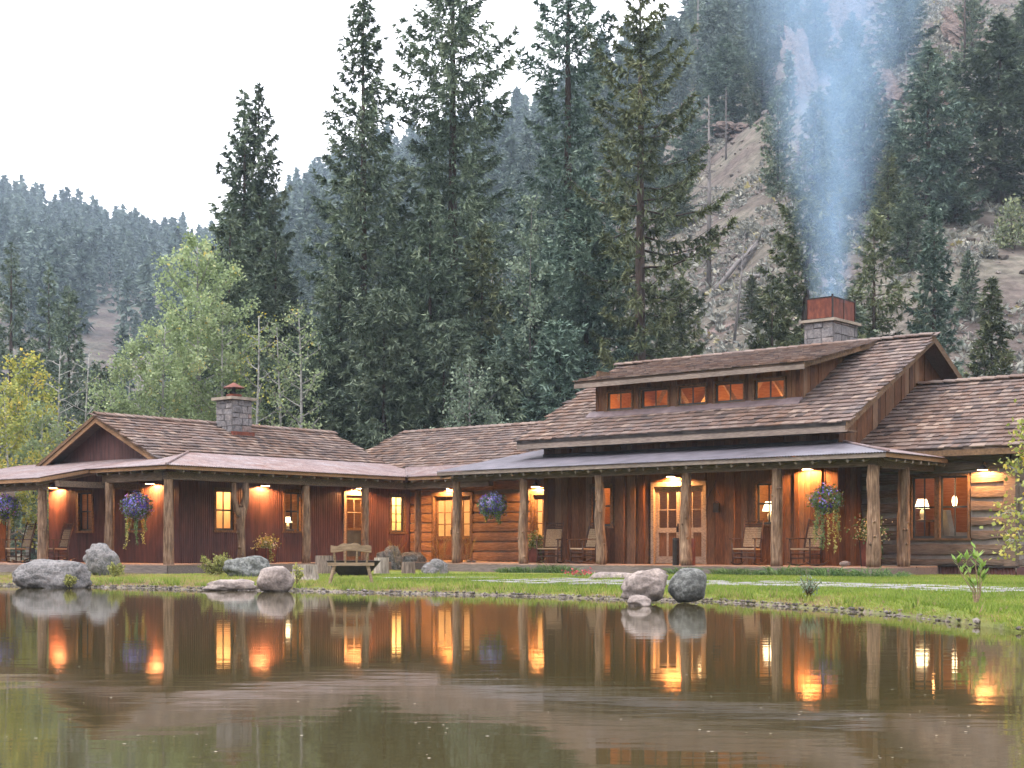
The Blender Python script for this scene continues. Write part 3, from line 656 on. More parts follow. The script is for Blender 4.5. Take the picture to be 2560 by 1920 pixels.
def gm(s):
    if s<19.3: hi=-7.55+(s-16.3); lo=-7.55
    else: hi=-5.38; lo=-7.55
    if s>=19.85: lo=-9.02
    return (s,lo,3.02+ME*(lo+7.55)),(s,hi,3.02+ME*(hi+7.55)),(0,-.19,.98)
corrugated('porch_roof',gm,16.305,19.845,'rust_roof',cab,nt=3)
corrugated('porch_roof',gm,19.85,26.8,'rust_roof',cab,nt=3)
mb=MB(); mb.tube([L(16.3,-7.55,3.04),L(19.3,-4.55,3.62)],.035,6); mb.build('hip_flashing','rust_roof',cab)
# roof
mb=MB(); zf=lambda u:RZ-SL*abs(u-RU)
slab(mb,(18.7,-5.97,zf(18.7)),(18.7,3.45,zf(18.7)),(RU,3.45,RZ),(RU,-5.97,RZ),.09)
slab(mb,(25.02,-5.97,zf(25.02)),(25.02,3.45,zf(25.02)),(RU+.001,3.45,RZ),(RU+.001,-5.97,RZ),.09)
rf=mb.build('roof','shingle_plain',cab)
ca=1/math.hypot(1,SL)
shingles(cab,rf,(18.7,-5.99,zf(18.7)),(0,1,0),(ca,0,SL*ca),9.46,(RU-18.7)/ca,lambda s,t:(t*ca>min(.55,s*.426)-.02),.235,300,5)
ridge_cap(lambda k:((RU,-5.99+k*.34,RZ+.03),(RU,-5.99+k*.34+.38,RZ+.03),SL),28,rf,along='v')
rake(cab,'v',-5.975,[(18.62,zf(18.62)),(RU,RZ)],.11,.05,'trim_wood',.0); rake(cab,'v',-5.975,[(RU,RZ),(25.1,zf(25.1))],.11,.05,'trim_wood',.0)
rake(cab,'v',-5.94,[(18.66,zf(18.66)),(RU,RZ)],.13,.06,'fascia_brown',.115); rake(cab,'v',-5.94,[(RU,RZ),(25.06,zf(25.06))],.13,.06,'fascia_brown',.115)
# chimney
mb=MB(); bbox(mb,21.0,21.76,-1.56,-.8,4.1,5.47); ch=mb.build('chimney','mortar',cab)
stone_face(Plane('v',-1.56),21.0,21.76,4.3,5.47,ch,3); stone_face(Plane('u',21.0),-1.56,-.8,4.3,5.47,ch,4)
mb=MB(); bbox(mb,20.88,21.88,-1.68,-.68,5.47,5.56); mb.build('cap','cap_stone',ch)
cc=L(21.38,-1.18,5.56)
mb=MB(); mb.lathe([(.0,.0),(.24,0),(.24,.11),(.2,.11),(0,.1)],14,cc); mb.build('flue_collar','copper_rust',ch)
mb=MB(); 
for a in (0,2.1,4.2): mb.tube([(cc[0]+.06*math.cos(a),cc[1]+.06*math.sin(a),cc[2]+.1),(cc[0]+.05*math.cos(a),cc[1]+.05*math.sin(a),cc[2]+.36)],.014,6)
mb.tube([(cc[0],cc[1],cc[2]+.1),(cc[0],cc[1],cc[2]+.4)],.03,8); mb.build('flue_pipe','dark_metal',ch)
mb=MB(); mb.lathe([(.35,.31),(.33,.325),(.14,.42),(.04,.475),(.0,.49)],16,cc); mb.lathe([(.35,.31),(.0,.40)],16,cc); mb.build('flue_hat','copper_rust',ch,smooth=False)
mb=MB(); bbox(mb,20.9,21.0-.002,-1.62,-.74,4.33,4.47); mb.build('flashing','copper_rust',ch)
for s,z,P_,lb in ((24.51,2.72,Pg,'lit wall lamp above two rocking chairs on the rust brown cabin gable'),(19.62,2.72,Pg,'lit wall lamp beside the squared corner post of the cabin'),(-2.48,2.72,Pf,'lit wall lamp on corrugated wall between two front windows'),(1.40,2.76,Pf,'lit wall lamp directly over the four pane cabin door')):
    wall_lamp(P_,s,z,lb,out=.24,power=125)

# ------------------------------------------------------------------ log link (middle wing)
lk=root('log_cabin',15,3.9,.15,'low hewn log cabin between the metal cabin and the tall lodge','cabin')
Pm=Plane('v',3.9); MR=6.6; MZ=4.92
zm=lambda v:MZ-SL*abs(v-MR)
mb=MB(); 
for a,b,e,f in ((11.45,12.0,.42,3.3),(13.4,15.85,.42,3.3),(17.55,18.58,.42,3.3),(12.0,13.4,2.56,3.3),(15.85,17.55,2.6,3.3)): Pm.box(mb,a,b,-.14,-.02,e,f)
wl_=mb.build('wall','chinking',lk)
for k in range(9):
    z=.43+k*.305
    for a,b in ((11.46,12.0),(13.42,15.82),(17.58,18.56)):
        if z<2.55: hewn(Pm,a,b,z+.008,z+.29,-.1,.05,wl_,'log',seed=k*3+a,wav=.012)
for z in (2.64,2.95): hewn(Pm,11.46,18.56,z+.01,z+.29,-.1,.06,wl_,'log',seed=z*9,wav=.012)
def glazed_doors(P,s0,s1,z0,z1,parent,leaves,rows,power,panelh=.0,mat='trim_wood',roommat='plaster',room=True,lcol=(1,.62,.28),label=None):
    mb=MB()
    for a,b,e,f in ((s0-.09,s0,z0,z1),(s1,s1+.09,z0,z1),(s0-.09,s1+.09,z1,z1+.12)): P.box(mb,a,b,-.1,.06,e,f)
    mb.build('door_frame',mat,parent)
    w=(s1-s0)/leaves
    for i in range(leaves):
        a,b=s0+i*w+.006,s0+(i+1)*w-.006; st=.105; mb=MB(); g0=z0+.12+panelh
        for x0,x1,e,f in ((a,a+st,z0+.01,z1-.005),(b-st,b,z0+.01,z1-.005),(a+st,b-st,z1-.14,z1-.005),(a+st,b-st,z0+.01,z0+.2),(a+st,b-st,g0,g0+.13)): P.box(mb,x0,x1,-.08,-.035,e,f)
        dr=mb.build('door',mat,parent)
        if label: dr['label']=label
        if panelh>.2:
            for q in range(2):
                x0=a+st+.01+q*(b-a-2*st)/2; x1=x0+(b-a-2*st)/2-.02; mb=MB(); P.box(mb,x0+.012,x1-.012,-.07,-.052,z0+.2,g0); mb.build('panel','board',dr,tint=True)
            mb=MB(); P.box(mb,(a+b)/2-.03,(a+b)/2+.03,-.078,-.037,z0+.2,g0); mb.build('stile',mat,dr)
        e0=g0+.13; e1=z1-.14
        for q in range(2):
            for r_ in range(rows):
                x0=a+st+q*(b-a-2*st)/2; x1=x0+(b-a-2*st)/2; e=e0+r_*(e1-e0)/rows; f=e+(e1-e0)/rows
                mb=MB(); mb.add([P.pt(x0,-.058,e),P.pt(x1,-.058,e),P.pt(x1,-.058,f),P.pt(x0,-.058,f)],[(0,1,2,3)]); mb.build('pane',GL,dr)
        mb=MB(); P.box(mb,(a+b)/2-.016,(a+b)/2+.016,-.075,-.04,e0,e1); mb.build('muntin',mat,dr)
        for r_ in range(1,rows):
            e=e0+r_*(e1-e0)/rows; mb=MB(); P.box(mb,a+st,b-st,-.074,-.041,e-.014,e+.014); mb.build('muntin',mat,dr)
        hx=b-.05 if i==0 else a+.05
        mb=MB(); mb.tube([P.pt(hx,-.03,z0+1.0),P.pt(hx,.03,z0+1.0),P.pt(hx,.03,z0+.85)],.013,6); P.box(mb,hx-.02,hx+.02,-.035,-.02,z0+.85,z0+1.08); mb.build('handle','dark_metal',dr)
    if room:
        mb=MB(); q0,q1=-.16,-1.9; a,b,e,f=s0-.5,s1+.5,z0-.01,z1+.3
        p=[P.pt(a,q0,e),P.pt(b,q0,e),P.pt(b,q0,f),P.pt(a,q0,f),P.pt(a,q1,e),P.pt(b,q1,e),P.pt(b,q1,f),P.pt(a,q1,f)]
        mb.add(p,[(4,5,6,7),(0,1,5,4),(3,7,6,2),(0,4,7,3),(1,2,6,5)]); mb.build('room',roommat,parent)
        frame_light('room_light',P.pt((s0+s1)/2,-1.0,z1+.05),parent,power,lcol,.12)
glazed_doors(Pm,15.9,17.5,.42,2.5,lk,2,3,50,.55,'trim_wood','plaster',label='many paned glass door of the log cabin')
glazed_doors(Pm,12.05,13.35,.42,2.46,lk,2,3,45,.55,'trim_wood','plaster',label='many paned glass door of the log cabin')
deck_box(lk,[(13.35,16.6,1.62,3.88)],[(13.34,16.6,1.60,1.635)])
post(14.6,1.85,.41,2.66,.115,lk,21)
beam(lk,13.3,16.66,1.76,1.94,2.66,2.86)
rafters(lk,'u',13.4,16.2,lambda s:((s,1.5,2.905),(s,3.8,2.905+.22*2.3)),.45)
mb=MB(); bbox(mb,13.3,16.34,1.46,1.5,2.91,3.0); mb.build('fascia','fascia_brown',lk)
def mm_(s):
    lo=1.4 if s<16.3 else 1.4+(s-16.3); hi=max(3.42,lo+.002)
    return (s,lo,3.02+.225*(lo-1.4)),(s,hi,3.02+.225*(hi-1.4)),(0,-.22,.97)
corrugated('porch_roof',mm_,13.2,18.3,'rust_roof',lk,nt=3)
mb=MB(); mb.tube([L(16.3,1.4,3.03),L(18.3,3.4,3.43)],.04,6); mb.build('valley_flashing','rust_roof',lk)
mb=MB()
slab(mb,(11.6,3.2,zm(3.2)),(21.7,3.2,zm(3.2)),(21.7,MR,MZ),(11.6,MR,MZ),.09); slab(mb,(11.6,10,zm(10)),(21.7,10,zm(10)),(21.7,MR+.001,MZ),(11.6,MR+.001,MZ),.09)
rf=mb.build('roof','shingle_plain',lk)
shingles(lk,rf,(11.55,3.3,zm(3.3)),(1,0,0),(0,ca,SL*ca),10.17,(MR-3.3)/ca,lambda s,t:True,.235,300,9)
ridge_cap(lambda k:((11.6+k*.34+.38,MR,MZ+.03),(11.6+k*.34,MR,MZ+.03),SL),29,rf)
for x,y in ((600+1815*.2893,1000+772*.2893),(1200+520*.2893,1000+752*.2893)):
    s,z=Pm.px(x,y); wall_lamp(Pm,s,min(2.86,z+.06),'lit wall lamp over the left glass doors of the log cabin' if x<1250 else 'lit wall lamp over the glass doors tucked beside the tall lodge',power=125,out=.24)

# ------------------------------------------------------------------ tall timber lodge
MS=.53; LR=6.3; LZ=6.52
zl=lambda v:LZ-MS*abs(v-LR)
lg=root('timber_lodge',6.7,2.0,.15,'tall plank clad lodge with shed dormer, shingled roof and long log post porch','lodge')
Pn=Plane('v',2.0); Ps=Plane('u',2.06)
nh=[(9.02,9.66,1.46,2.55),(5.92,7.60,.41,2.62),(3.72,4.38,1.46,2.5)]
mb=MB(); 
cuts=sorted({2.1,11.4,*[h[0] for h in nh],*[h[1] for h in nh]})
for a,b in zip(cuts[:-1],cuts[1:]):
    zs=[(.41,3.85)]
    for h in nh:
        if h[0]<=a and h[1]>=b: zs=[(.41,h[2]),(h[3],3.85)]
    for c,d in zs:
        if d-c>.02: Pn.box(mb,a,b,-.12,-.035,c,d)
wl_=mb.build('wall','trim_wood',lg)
boards(Pn,2.06,11.4,.41,3.84,nh,wl_,seed=12,d=.0)
# thicker live-edge slabs here and there
for k,s in enumerate((2.55,3.2,5.1,7.95,8.25,8.6,10.6)):
    w=R.uniform(.13,.2); n=10; vs=[];fs=[]
    for i in range(n+1):
        z=.41+(3.3-.41)*i/n; a=s-w/2+.018*fbm((z*1.5,k,0),3); b=s+w/2+.018*fbm((z*1.5,k,5),3)
        vs+=[Pn.pt(a,.0,z),Pn.pt(a+.01,.055,z),Pn.pt(b-.01,.055,z),Pn.pt(b,.0,z)]
    for i in range(n):
        for q in range(3): j=i*4+q; fs.append((j,j+1,j+5,j+4))
    mb=MB(); mb.ct=R.choice((.3,.55,.75,.9)); mb.add(vs,fs); mb.build('live_edge_board','board',wl_,tint=True)
mb=MB(); Pn.box(mb,2.04,2.2,.0,.06,.41,3.2); mb.build('corner_board','board',wl_,tint=True)
boards(Ps,2.0,3.24,.41,3.8,[],wl_,seed=14,topf=lambda v:zl(v)-.1)
zr=lambda v:5.25-.526*abs(v-6.5)
boards(Ps,3.24,10.4,0,0,[],wl_,seed=15,topf=lambda v:zl(v)-.1,botf=lambda v:zr(v)-.05)
mb=MB(); mb.add([L(2.1,2.0,.41),L(2.1,10.6,.41),L(2.1,10.6,zl(10.6)-.12),L(2.1,6.3,LZ-.12),L(2.1,2.0,zl(2)-.12)],[(0,1,2,3,4)]); mb.add([L(11.35,2.0,.41),L(11.35,10.6,.41),L(11.35,10.6,zl(10.6)-.12),L(11.35,6.3,LZ-.12),L(11.35,2.0,zl(2)-.12)],[(0,1,2,3,4)]); bbox(mb,2.1,11.35,10.5,10.6,.41,zl(10.6)-.12); mb.build('inner_wall','trim_wood',lg)
w=window(Pn,*nh[0],lg,power=16,lcol=(1,.50,.2),roommat='pine_panel'); w=window(Pn,*nh[2],lg,power=9,roommat='pine_panel')
glazed_doors(Pn,5.97,7.55,.42,2.5,lg,2,2,7,.72,'pale_wood','pine_panel',label='pale double door with panes over plank panels')
mb=MB(); Pn.box(mb,5.9,7.62,.02,.05,2.62,2.98); mb.build('door_head_board','board',wl_,tint=True)
# roof with gap under the dormer
D0,D1,DV=3.55,10.1,2.75
mb=MB()
slab(mb,(1.5,1.4,zl(1.4)),(11.9,1.4,zl(1.4)),(11.9,DV,zl(DV)),(1.5,DV,zl(DV)),.1)
slab(mb,(1.5,DV+.001,zl(DV)),(D0,DV+.001,zl(DV)),(D0,LR,LZ),(1.5,LR,LZ),.1); slab(mb,(D1,DV+.001,zl(DV)),(11.9,DV+.001,zl(DV)),(11.9,LR,LZ),(D1,LR,LZ),.1)
slab(mb,(1.5,11.2,zl(11.2)),(11.9,11.2,zl(11.2)),(11.9,LR+.001,LZ),(1.5,LR+.001,LZ),.1)
rf=mb.build('roof','shingle_plain',lg)
cb=1/math.hypot(1,MS)
shingles(lg,rf,(1.46,1.34,zl(1.34)),(1,0,0),(0,cb,MS*cb),10.48,(LR-1.34)/cb,lambda s,t:not(D0-.05<1.46+s<D1+.05 and 1.34+t*cb>DV-.2) ,.24,300,17)
ridge_cap(lambda k:((1.5+k*.36+.4,LR,LZ+.045),(1.5+k*.36,LR,LZ+.045),MS*.7),29,rf)
mb=MB(); bbox(mb,1.5,11.9,1.365,1.41,zl(1.4)-.26,zl(1.4)-.1); mb.build('fascia','fascia',lg)
mb=MB(); bbox(mb,1.52,11.88,1.345,1.40,zl(1.4)-.10,zl(1.4)-.012); mb.build('drip_edge','dark_metal',lg)
mb=MB(); bbox(mb,1.55,11.85,1.42,2.0,zl(1.4)-.24,zl(1.4)-.2); mb.build('soffit','trim_wood',lg)
rake(lg,'u',1.49,[(1.36,zl(1.36)),(LR,LZ)],.2,.05,'trim_wood',.0); rake(lg,'u',1.49,[(LR,LZ),(11.24,zl(11.24))],.2,.05,'trim_wood',.0)
mb=MB(); slab(mb,(1.55,1.5,zl(1.5)-.13),(2.06,1.5,zl(1.5)-.13),(2.06,LR,LZ-.13),(1.55,LR,LZ-.13),.02); mb.build('soffit','trim_wood',lg)
# dormer
Pd=Plane('v',DV); DS=.236; zd=lambda v:5.565+DS*(v-2.2)
dw=[]
for x0,y0,x1,y1 in ((762,1000,968,825),(1015,985,1240,810),(1290,965,1520,785),(1565,945,1805,762),(1860,925,2110,730)):
    a,_=Pd.px(1260+x0*.3345,0); b,_=Pd.px(1260+x1*.3345,0); dw.append((b+.06,a-.06,4.74,5.25))
mb=MB(); zt=zd(DV)-.1
cuts=sorted({D0,D1,*[h[0] for h in dw],*[h[1] for h in dw]})
for a,b in zip(cuts[:-1],cuts[1:]):
    zs=[(4.5,zt)]
    for h in dw:
        if h[0]<=a+1e-6 and h[1]>=b-1e-6: zs=[(4.5,h[2]),(h[3],zt)]
    for c,d in zs: Pd.box(mb,a,b,-.1,-.035,c,d)
mb.box(L(D1-.05,4.2,5.35),(.04,1.45,.55))
dm=mb.build('dormer','trim_wood',lg)
boards(Pd,D0,D1,4.5,zt,[(a-.06,b+.06,c-.05,d+.07) for a,b,c,d in dw],dm,seed=31,wmin=.11,wmax=.2)
boards(Plane('u',D0),DV,6.0,0,0,[],dm,seed=32,topf=lambda v:zd(v)-.09,botf=lambda v:zl(v)-.02,wmin=.16,wmax=.24)
for h in dw: window(Pd,*h,lg,cols=2,rows=1,casing=.05,room=False,inset=.04)
mb=MB(); p=[(D0+.05,DV+.13,4.5),(D1-.1,DV+.13,4.5),(D1-.1,DV+1.5,4.5),(D0+.05,DV+1.5,4.5),(D0+.05,DV+.13,zd(DV)-.12),(D1-.1,DV+.13,zd(DV)-.12),(D1-.1,DV+1.5,zd(DV+1.5)-.12),(D0+.05,DV+1.5,zd(DV+1.5)-.12)]
mb.add([L(*q) for q in p],[(0,1,2,3),(2,3,7,6),(4,7,6,5),(0,3,7,4),(1,5,6,2)]); mb.build('dormer_room','pine_panel',lg)
for k in range(4):
    u=4.3+k*1.55; mb=MB()
    for sg in (-1,1):
        q=u+.75; mb.tube([L(q+sg*.02,DV+.95,5.62),L(q+sg*.72,DV+.95,4.6)],.075,4)
    mb.build('roof_truss','pale_wood',lg)
for u in (4.6,6.9,9.2): frame_light('room_light',L(u,DV+.5,4.62),lg,14,(1,.44,.13),.1)
mb=MB(); slab(mb,(3.1,2.2,zd(2.2)),(10.45,2.2,zd(2.2)),(10.45,LR,zd(LR)),(3.1,LR,zd(LR)),.07); drf=mb.build('dormer_roof','shingle_plain',lg)
cd_=1/math.hypot(1,DS)
shingles(lg,drf,(3.07,2.15,zd(2.15)),(1,0,0),(0,cd_,DS*cd_),7.4,(LR-2.15)/cd_,lambda s,t:True,.24,300,23)
mb=MB(); bbox(mb,3.1,10.45,2.17,2.21,zd(2.2)-.19,zd(2.2)-.07); mb.build('fascia','fascia',dm)
rake(dm,'u',3.09,[(2.18,zd(2.18)),(6.0,zd(6.0))],.15,.04,'trim_wood',.0)
mb=MB(); mb.hexa([L(10.3,2.52,zl(2.52)+.015),L(3.45,2.52,zl(2.52)+.015),L(3.45,2.76,zl(2.52)+.10),L(10.3,2.76,zl(2.52)+.10),L(10.3,2.52,zl(2.52)+.06),L(3.45,2.52,zl(2.52)+.06),L(3.45,2.72,zl(2.52)+.22),L(10.3,2.72,zl(2.52)+.22)]); mb.build('flashing','flashing',dm)
# chimney with rusted steel hood
mb=MB(); bbox(mb,5.11,6.05,7.5,8.95,5.2,7.41); ch=mb.build('chimney','mortar',lg)
stone_face(Plane('v',7.5),5.11,6.05,5.8,7.41,ch,7,.16,.34,.25,.5); stone_face(Plane('u',5.11),7.5,8.95,5.8,7.41,ch,8,.14,.3,.22,.5)
mb=MB(); bbox(mb,5.01,6.15,7.4,9.05,7.41,7.49); mb.build('cap','cap_stone',ch)
mb=MB(); a,b,c,d=5.16,6.0,7.54,8.91
for q in ((a,b,c,c+.015),(a,b,d-.015,d),(a,a+.015,c+.015,d-.015),(b-.015,b,c+.015,d-.015)): bbox(mb,*q,7.49,8.12)
hd=mb.build('chimney_hood','copper_rust',ch)
mb=MB()
for u,v in ((a,c),(a,d),(b,c),(b,d)): bbox(mb,u-.022,u+.022,v-.022,v+.022,7.49,8.19)
bbox(mb,a-.012,a+.004,(c+d)/2-.02,(c+d)/2+.02,7.49,8.13)
for z in (7.49,8.1): bbox(mb,a-.01,b+.01,c-.012,c-.001,z,z+.035); bbox(mb,a-.012,a-.001,c-.01,d+.01,z,z+.035)
mb.build('hood_frame','dark_metal',ch)
# porch
deck_box(lg,[(0,13.34,.0,1.98),(0,2.06,1.982,3.2),(11.42,13.34,1.982,3.88)],[(-.02,13.34,-.022,.012),(-.022,.012,.013,3.2)])
for k,(u,v,rr_,bd) in enumerate([(.2,.16,.145,.03),(2.72,.16,.135,.015),(5.33,.16,.135,.07),(8.02,.16,.13,.09),(10.64,.16,.125,.03),(13.13,.16,.12,.03),(.17,1.66,.14,.02)]):
    post(u,v,.41,2.76,rr_,lg,40+k,bend=bd,knots=4)
beam(lg,.04,13.25,.06,.28,2.74,2.96); beam(lg,.06,.28,.3,3.1,2.72,2.92)
rafters(lg,'u',.25,13.4,lambda s:((s,-.2,2.89),(s,min(1.9,s-.1),2.89+.19*(min(1.9,s-.1)+.2))),.43)
rafters(lg,'v',.3,2.9,lambda s:((-.3,s,2.89),(min(1.9,s-.3),s,2.89+.19*(min(1.9,s-.3)+.3))),.43)
for a,b,c,d in ((-.32,13.5,-.262,-.222),(-.335,-.30,-.262,3.0)):
    mb=MB(); bbox(mb,a,b,c,d,2.905,3.0); mb.build('fascia','fascia' if b>0 else 'fascia_brown',lg)
PS=.19
def rm(s):
    hi=2.0 if s<11.4 else (4.15 if s<13.12 else 4.15-(s-13.12)/.4*4.3)
    if s<2.0: hi=min(hi,-.3+(s+.4))
    hi=max(hi,-.298); lo=-.3
    return (s,lo,3.02+PS*(lo+.3)),(s,hi,3.02+PS*(hi+.3)),(0,-.19,.98)
corrugated('porch_roof',rm,-.398,11.398,'zinc_roof',lg,nt=3); corrugated('porch_roof',rm,11.4,13.52,'zinc_roof',lg,nt=3)
def sm(s):
    lo=-.4; hi=min(2.06,-.4+(s+.3)); hi=max(hi,lo+.002)
    if s>2.9: lo=-.4+(s-2.9)*.9; hi=max(hi,lo+.01)
    return (lo,s,3.02+PS*(lo+.4)),(hi,s,3.02+PS*(hi+.4)),(-.19,0,.98)
corrugated('porch_roof',sm,-.298,4.4,'rust_roof',lg,nt=3)
mb=MB(); mb.tube([L(-.4,-.3,3.04),L(1.9,2.0,3.48)],.03,6); mb.build('hip_flashing','rust_roof',lg)
mb=MB(); bbox(mb,2.06,11.4,1.94,1.998,3.43,3.53); mb.build('flashing','dark_metal',lg)
wall_lamp(Pn,6.88,2.80,'lit wall lamp over the pale double doors of the lodge',power=120,out=.22); wall_lamp(Pn,2.78,2.86,'lit wall lamp behind the purple basket on the plank wall',power=125,out=.24)
# small things fixed to the plank wall
mb=MB(); Pn.box(mb,5.45,5.62,.03,.12,1.78,2.02); mb.tube([Pn.pt(5.46,.075,2.02),Pn.pt(5.53,.075,2.07),Pn.pt(5.61,.075,2.02)],.01,5); q=mb.build('mail_box','dark_metal',None); q.location=lg.location; q.rotation_euler=lg.rotation_euler; tag(q,'small dark box on the plank wall right of the double doors','box')
mb=MB(); pts=[(5.78,2.22),(5.6,2.5),(5.42,2.2)]; mb.tube([Pn.pt(a,.08,z) for a,z in pts],.009,6); mb.tube([Pn.pt(5.6,.08,2.5),Pn.pt(5.6,.02,2.62)],.006,5); q=mb.build('dinner_bell','dark_metal',None); q.location=lg.location; q.rotation_euler=lg.rotation_euler; tag(q,'thin open triangle dinner bell hanging on the plank wall','bell')

# ------------------------------------------------------------------ log wing on the right
rw=root('log_wing',0,3.24,.12,'grey hewn log wing with pale chinking and a wide paned window','log house')
Pr=Plane('v',3.24); Pq=Plane('u',-1.9)
mb=MB()
for a,b,e,f in ((.74,2.05,.42,3.2),(-1.7,-.79,.42,3.2),(-.79,.74,.42,1.05),(-.79,.74,2.66,3.2)): Pr.box(mb,a,b,-.12,-.02,e,f)
Pq.box(mb,3.3,9.7,-.12,-.02,.42,3.2); mb.add([L(-1.8,3.0,3.1),L(-1.8,10,3.1),L(-1.8,6.5,5.1)],[(0,1,2)])
wl_=mb.build('wall','chinking',rw)
for k,(z,h,full) in enumerate(((.43,.17,1),(.70,.25,1),(1.07,.21,0),(1.40,.20,0),(1.74,.23,0),(2.08,.24,0),(2.42,.25,0),(2.74,.18,1),(2.95,.2,1))):
    for a,b in (((-1.7,2.04),) if full else ((-1.7,-.83),(.80,2.04))): hewn(Pr,a,b,z,z+h,-.08,.06,wl_,'grey_log',seed=k*5+a,wav=.03)
    hewn(Pq,3.35,9.6,z,z+h,-.08,.06,wl_,'grey_log',seed=k*7+50,wav=.03)
mb=MB(); Pr.box(mb,-1.94,-1.66,-.14,.10,.40,2.95); mb.build('corner_timber','grey_log',rw)
window(Pr,.10,.70,1.09,2.60,rw,room=False,casing=.06,rows=2); window(Pr,-.74,-.03,1.09,2.60,rw,power=6.5,roommat='pine_panel',casing=.06,rows=2,depth=2.6,rr=(-.82,1.98),rz=.4,lcol=(1,.42,.14),light=(.9,-1.9,2.75))
corrugated('skirting',lambda s:((s,3.17,.05),(s,3.17,.41),(0,-1,0)),-1.93,-.02,'rust_wall',rw,nt=1); corrugated('skirting',lambda s:((-1.97,s,.05),(-1.97,s,.41),(-1,0,0)),3.17,9.6,'rust_wall',rw,nt=1)
mb=MB(); bbox(mb,-2.0,-.03,3.10,3.24,.385,.425); mb.build('skirting_cap','dark_metal',rw)
mb=MB(); slab(mb,(-2.7,2.7,zr(2.7)),(2.06,2.7,zr(2.7)),(2.06,6.5,5.25),(-2.7,6.5,5.25),.1); slab(mb,(-2.7,10.3,zr(10.3)),(2.06,10.3,zr(10.3)),(2.06,6.501,5.25),(-2.7,6.501,5.25),.1)
rf=mb.build('roof','shingle_plain',rw); cr=1/math.hypot(1,.526)
shingles(rw,rf,(-2.72,2.66,zr(2.66)),(1,0,0),(0,cr,.526*cr),4.76,(6.5-2.66)/cr,lambda s,t:True,.235,300,29)
ridge_cap(lambda k:((-2.7+k*.36+.4,6.5,5.29),(-2.7+k*.36,6.5,5.29),.4),13,rf)
mb=MB(); bbox(mb,-2.7,2.03,2.66,2.70,zr(2.7)-.2,zr(2.7)-.06); mb.build('fascia','trim_wood',rw)
mb=MB(); bbox(mb,-2.7,2.03,2.71,3.2,zr(2.7)-.17,zr(2.7)-.13); mb.build('soffit','trim_wood',rw)
rake(rw,'u',-2.71,[(2.66,zr(2.66)),(6.5,5.25)],.18,.05); rake(rw,'u',-2.71,[(6.5,5.25),(10.34,zr(10.34))],.18,.05)
wall_lamp(Pr,-1.21,2.76,'lit wall lamp on grey logs beside the wide window',power=85,out=.26)
# ------------------------------------------------------------------ leaf clouds
def unit(v): return v/np.maximum(1e-9,np.linalg.norm(v,axis=-1,keepdims=True))
def diamonds(pos,dr,side,ln,wd):
    """leaf quads: base at pos, pointing along dr, widest at 45 %"""
    ln=np.asarray(ln)[:,None]; wd=np.asarray(wd)[:,None]
    m=pos+dr*ln*.45
    return np.stack([pos,m+side*wd*.5,pos+dr*ln,m-side*wd*.5],1)
def rand_dirs(n,rg): return unit(rg.normal(size=(n,3)))
def leaves(name,pos,size,parent,mat,rg,tint=None,up=.0,aspect=.7,tsd=.22):
    n=len(pos); d=rand_dirs(n,rg); d[:,2]+=up; d=unit(d); s=unit(np.cross(d,rand_dirs(n,rg))); ln=size*rg.uniform(.6,1.3,n)
    t=np.clip(rg.normal(.5,tsd,n),0,1) if tint is None else tint
    return link(name,quads_mesh(name,diamonds(pos,d,s,ln,ln*aspect),t),mat,parent)
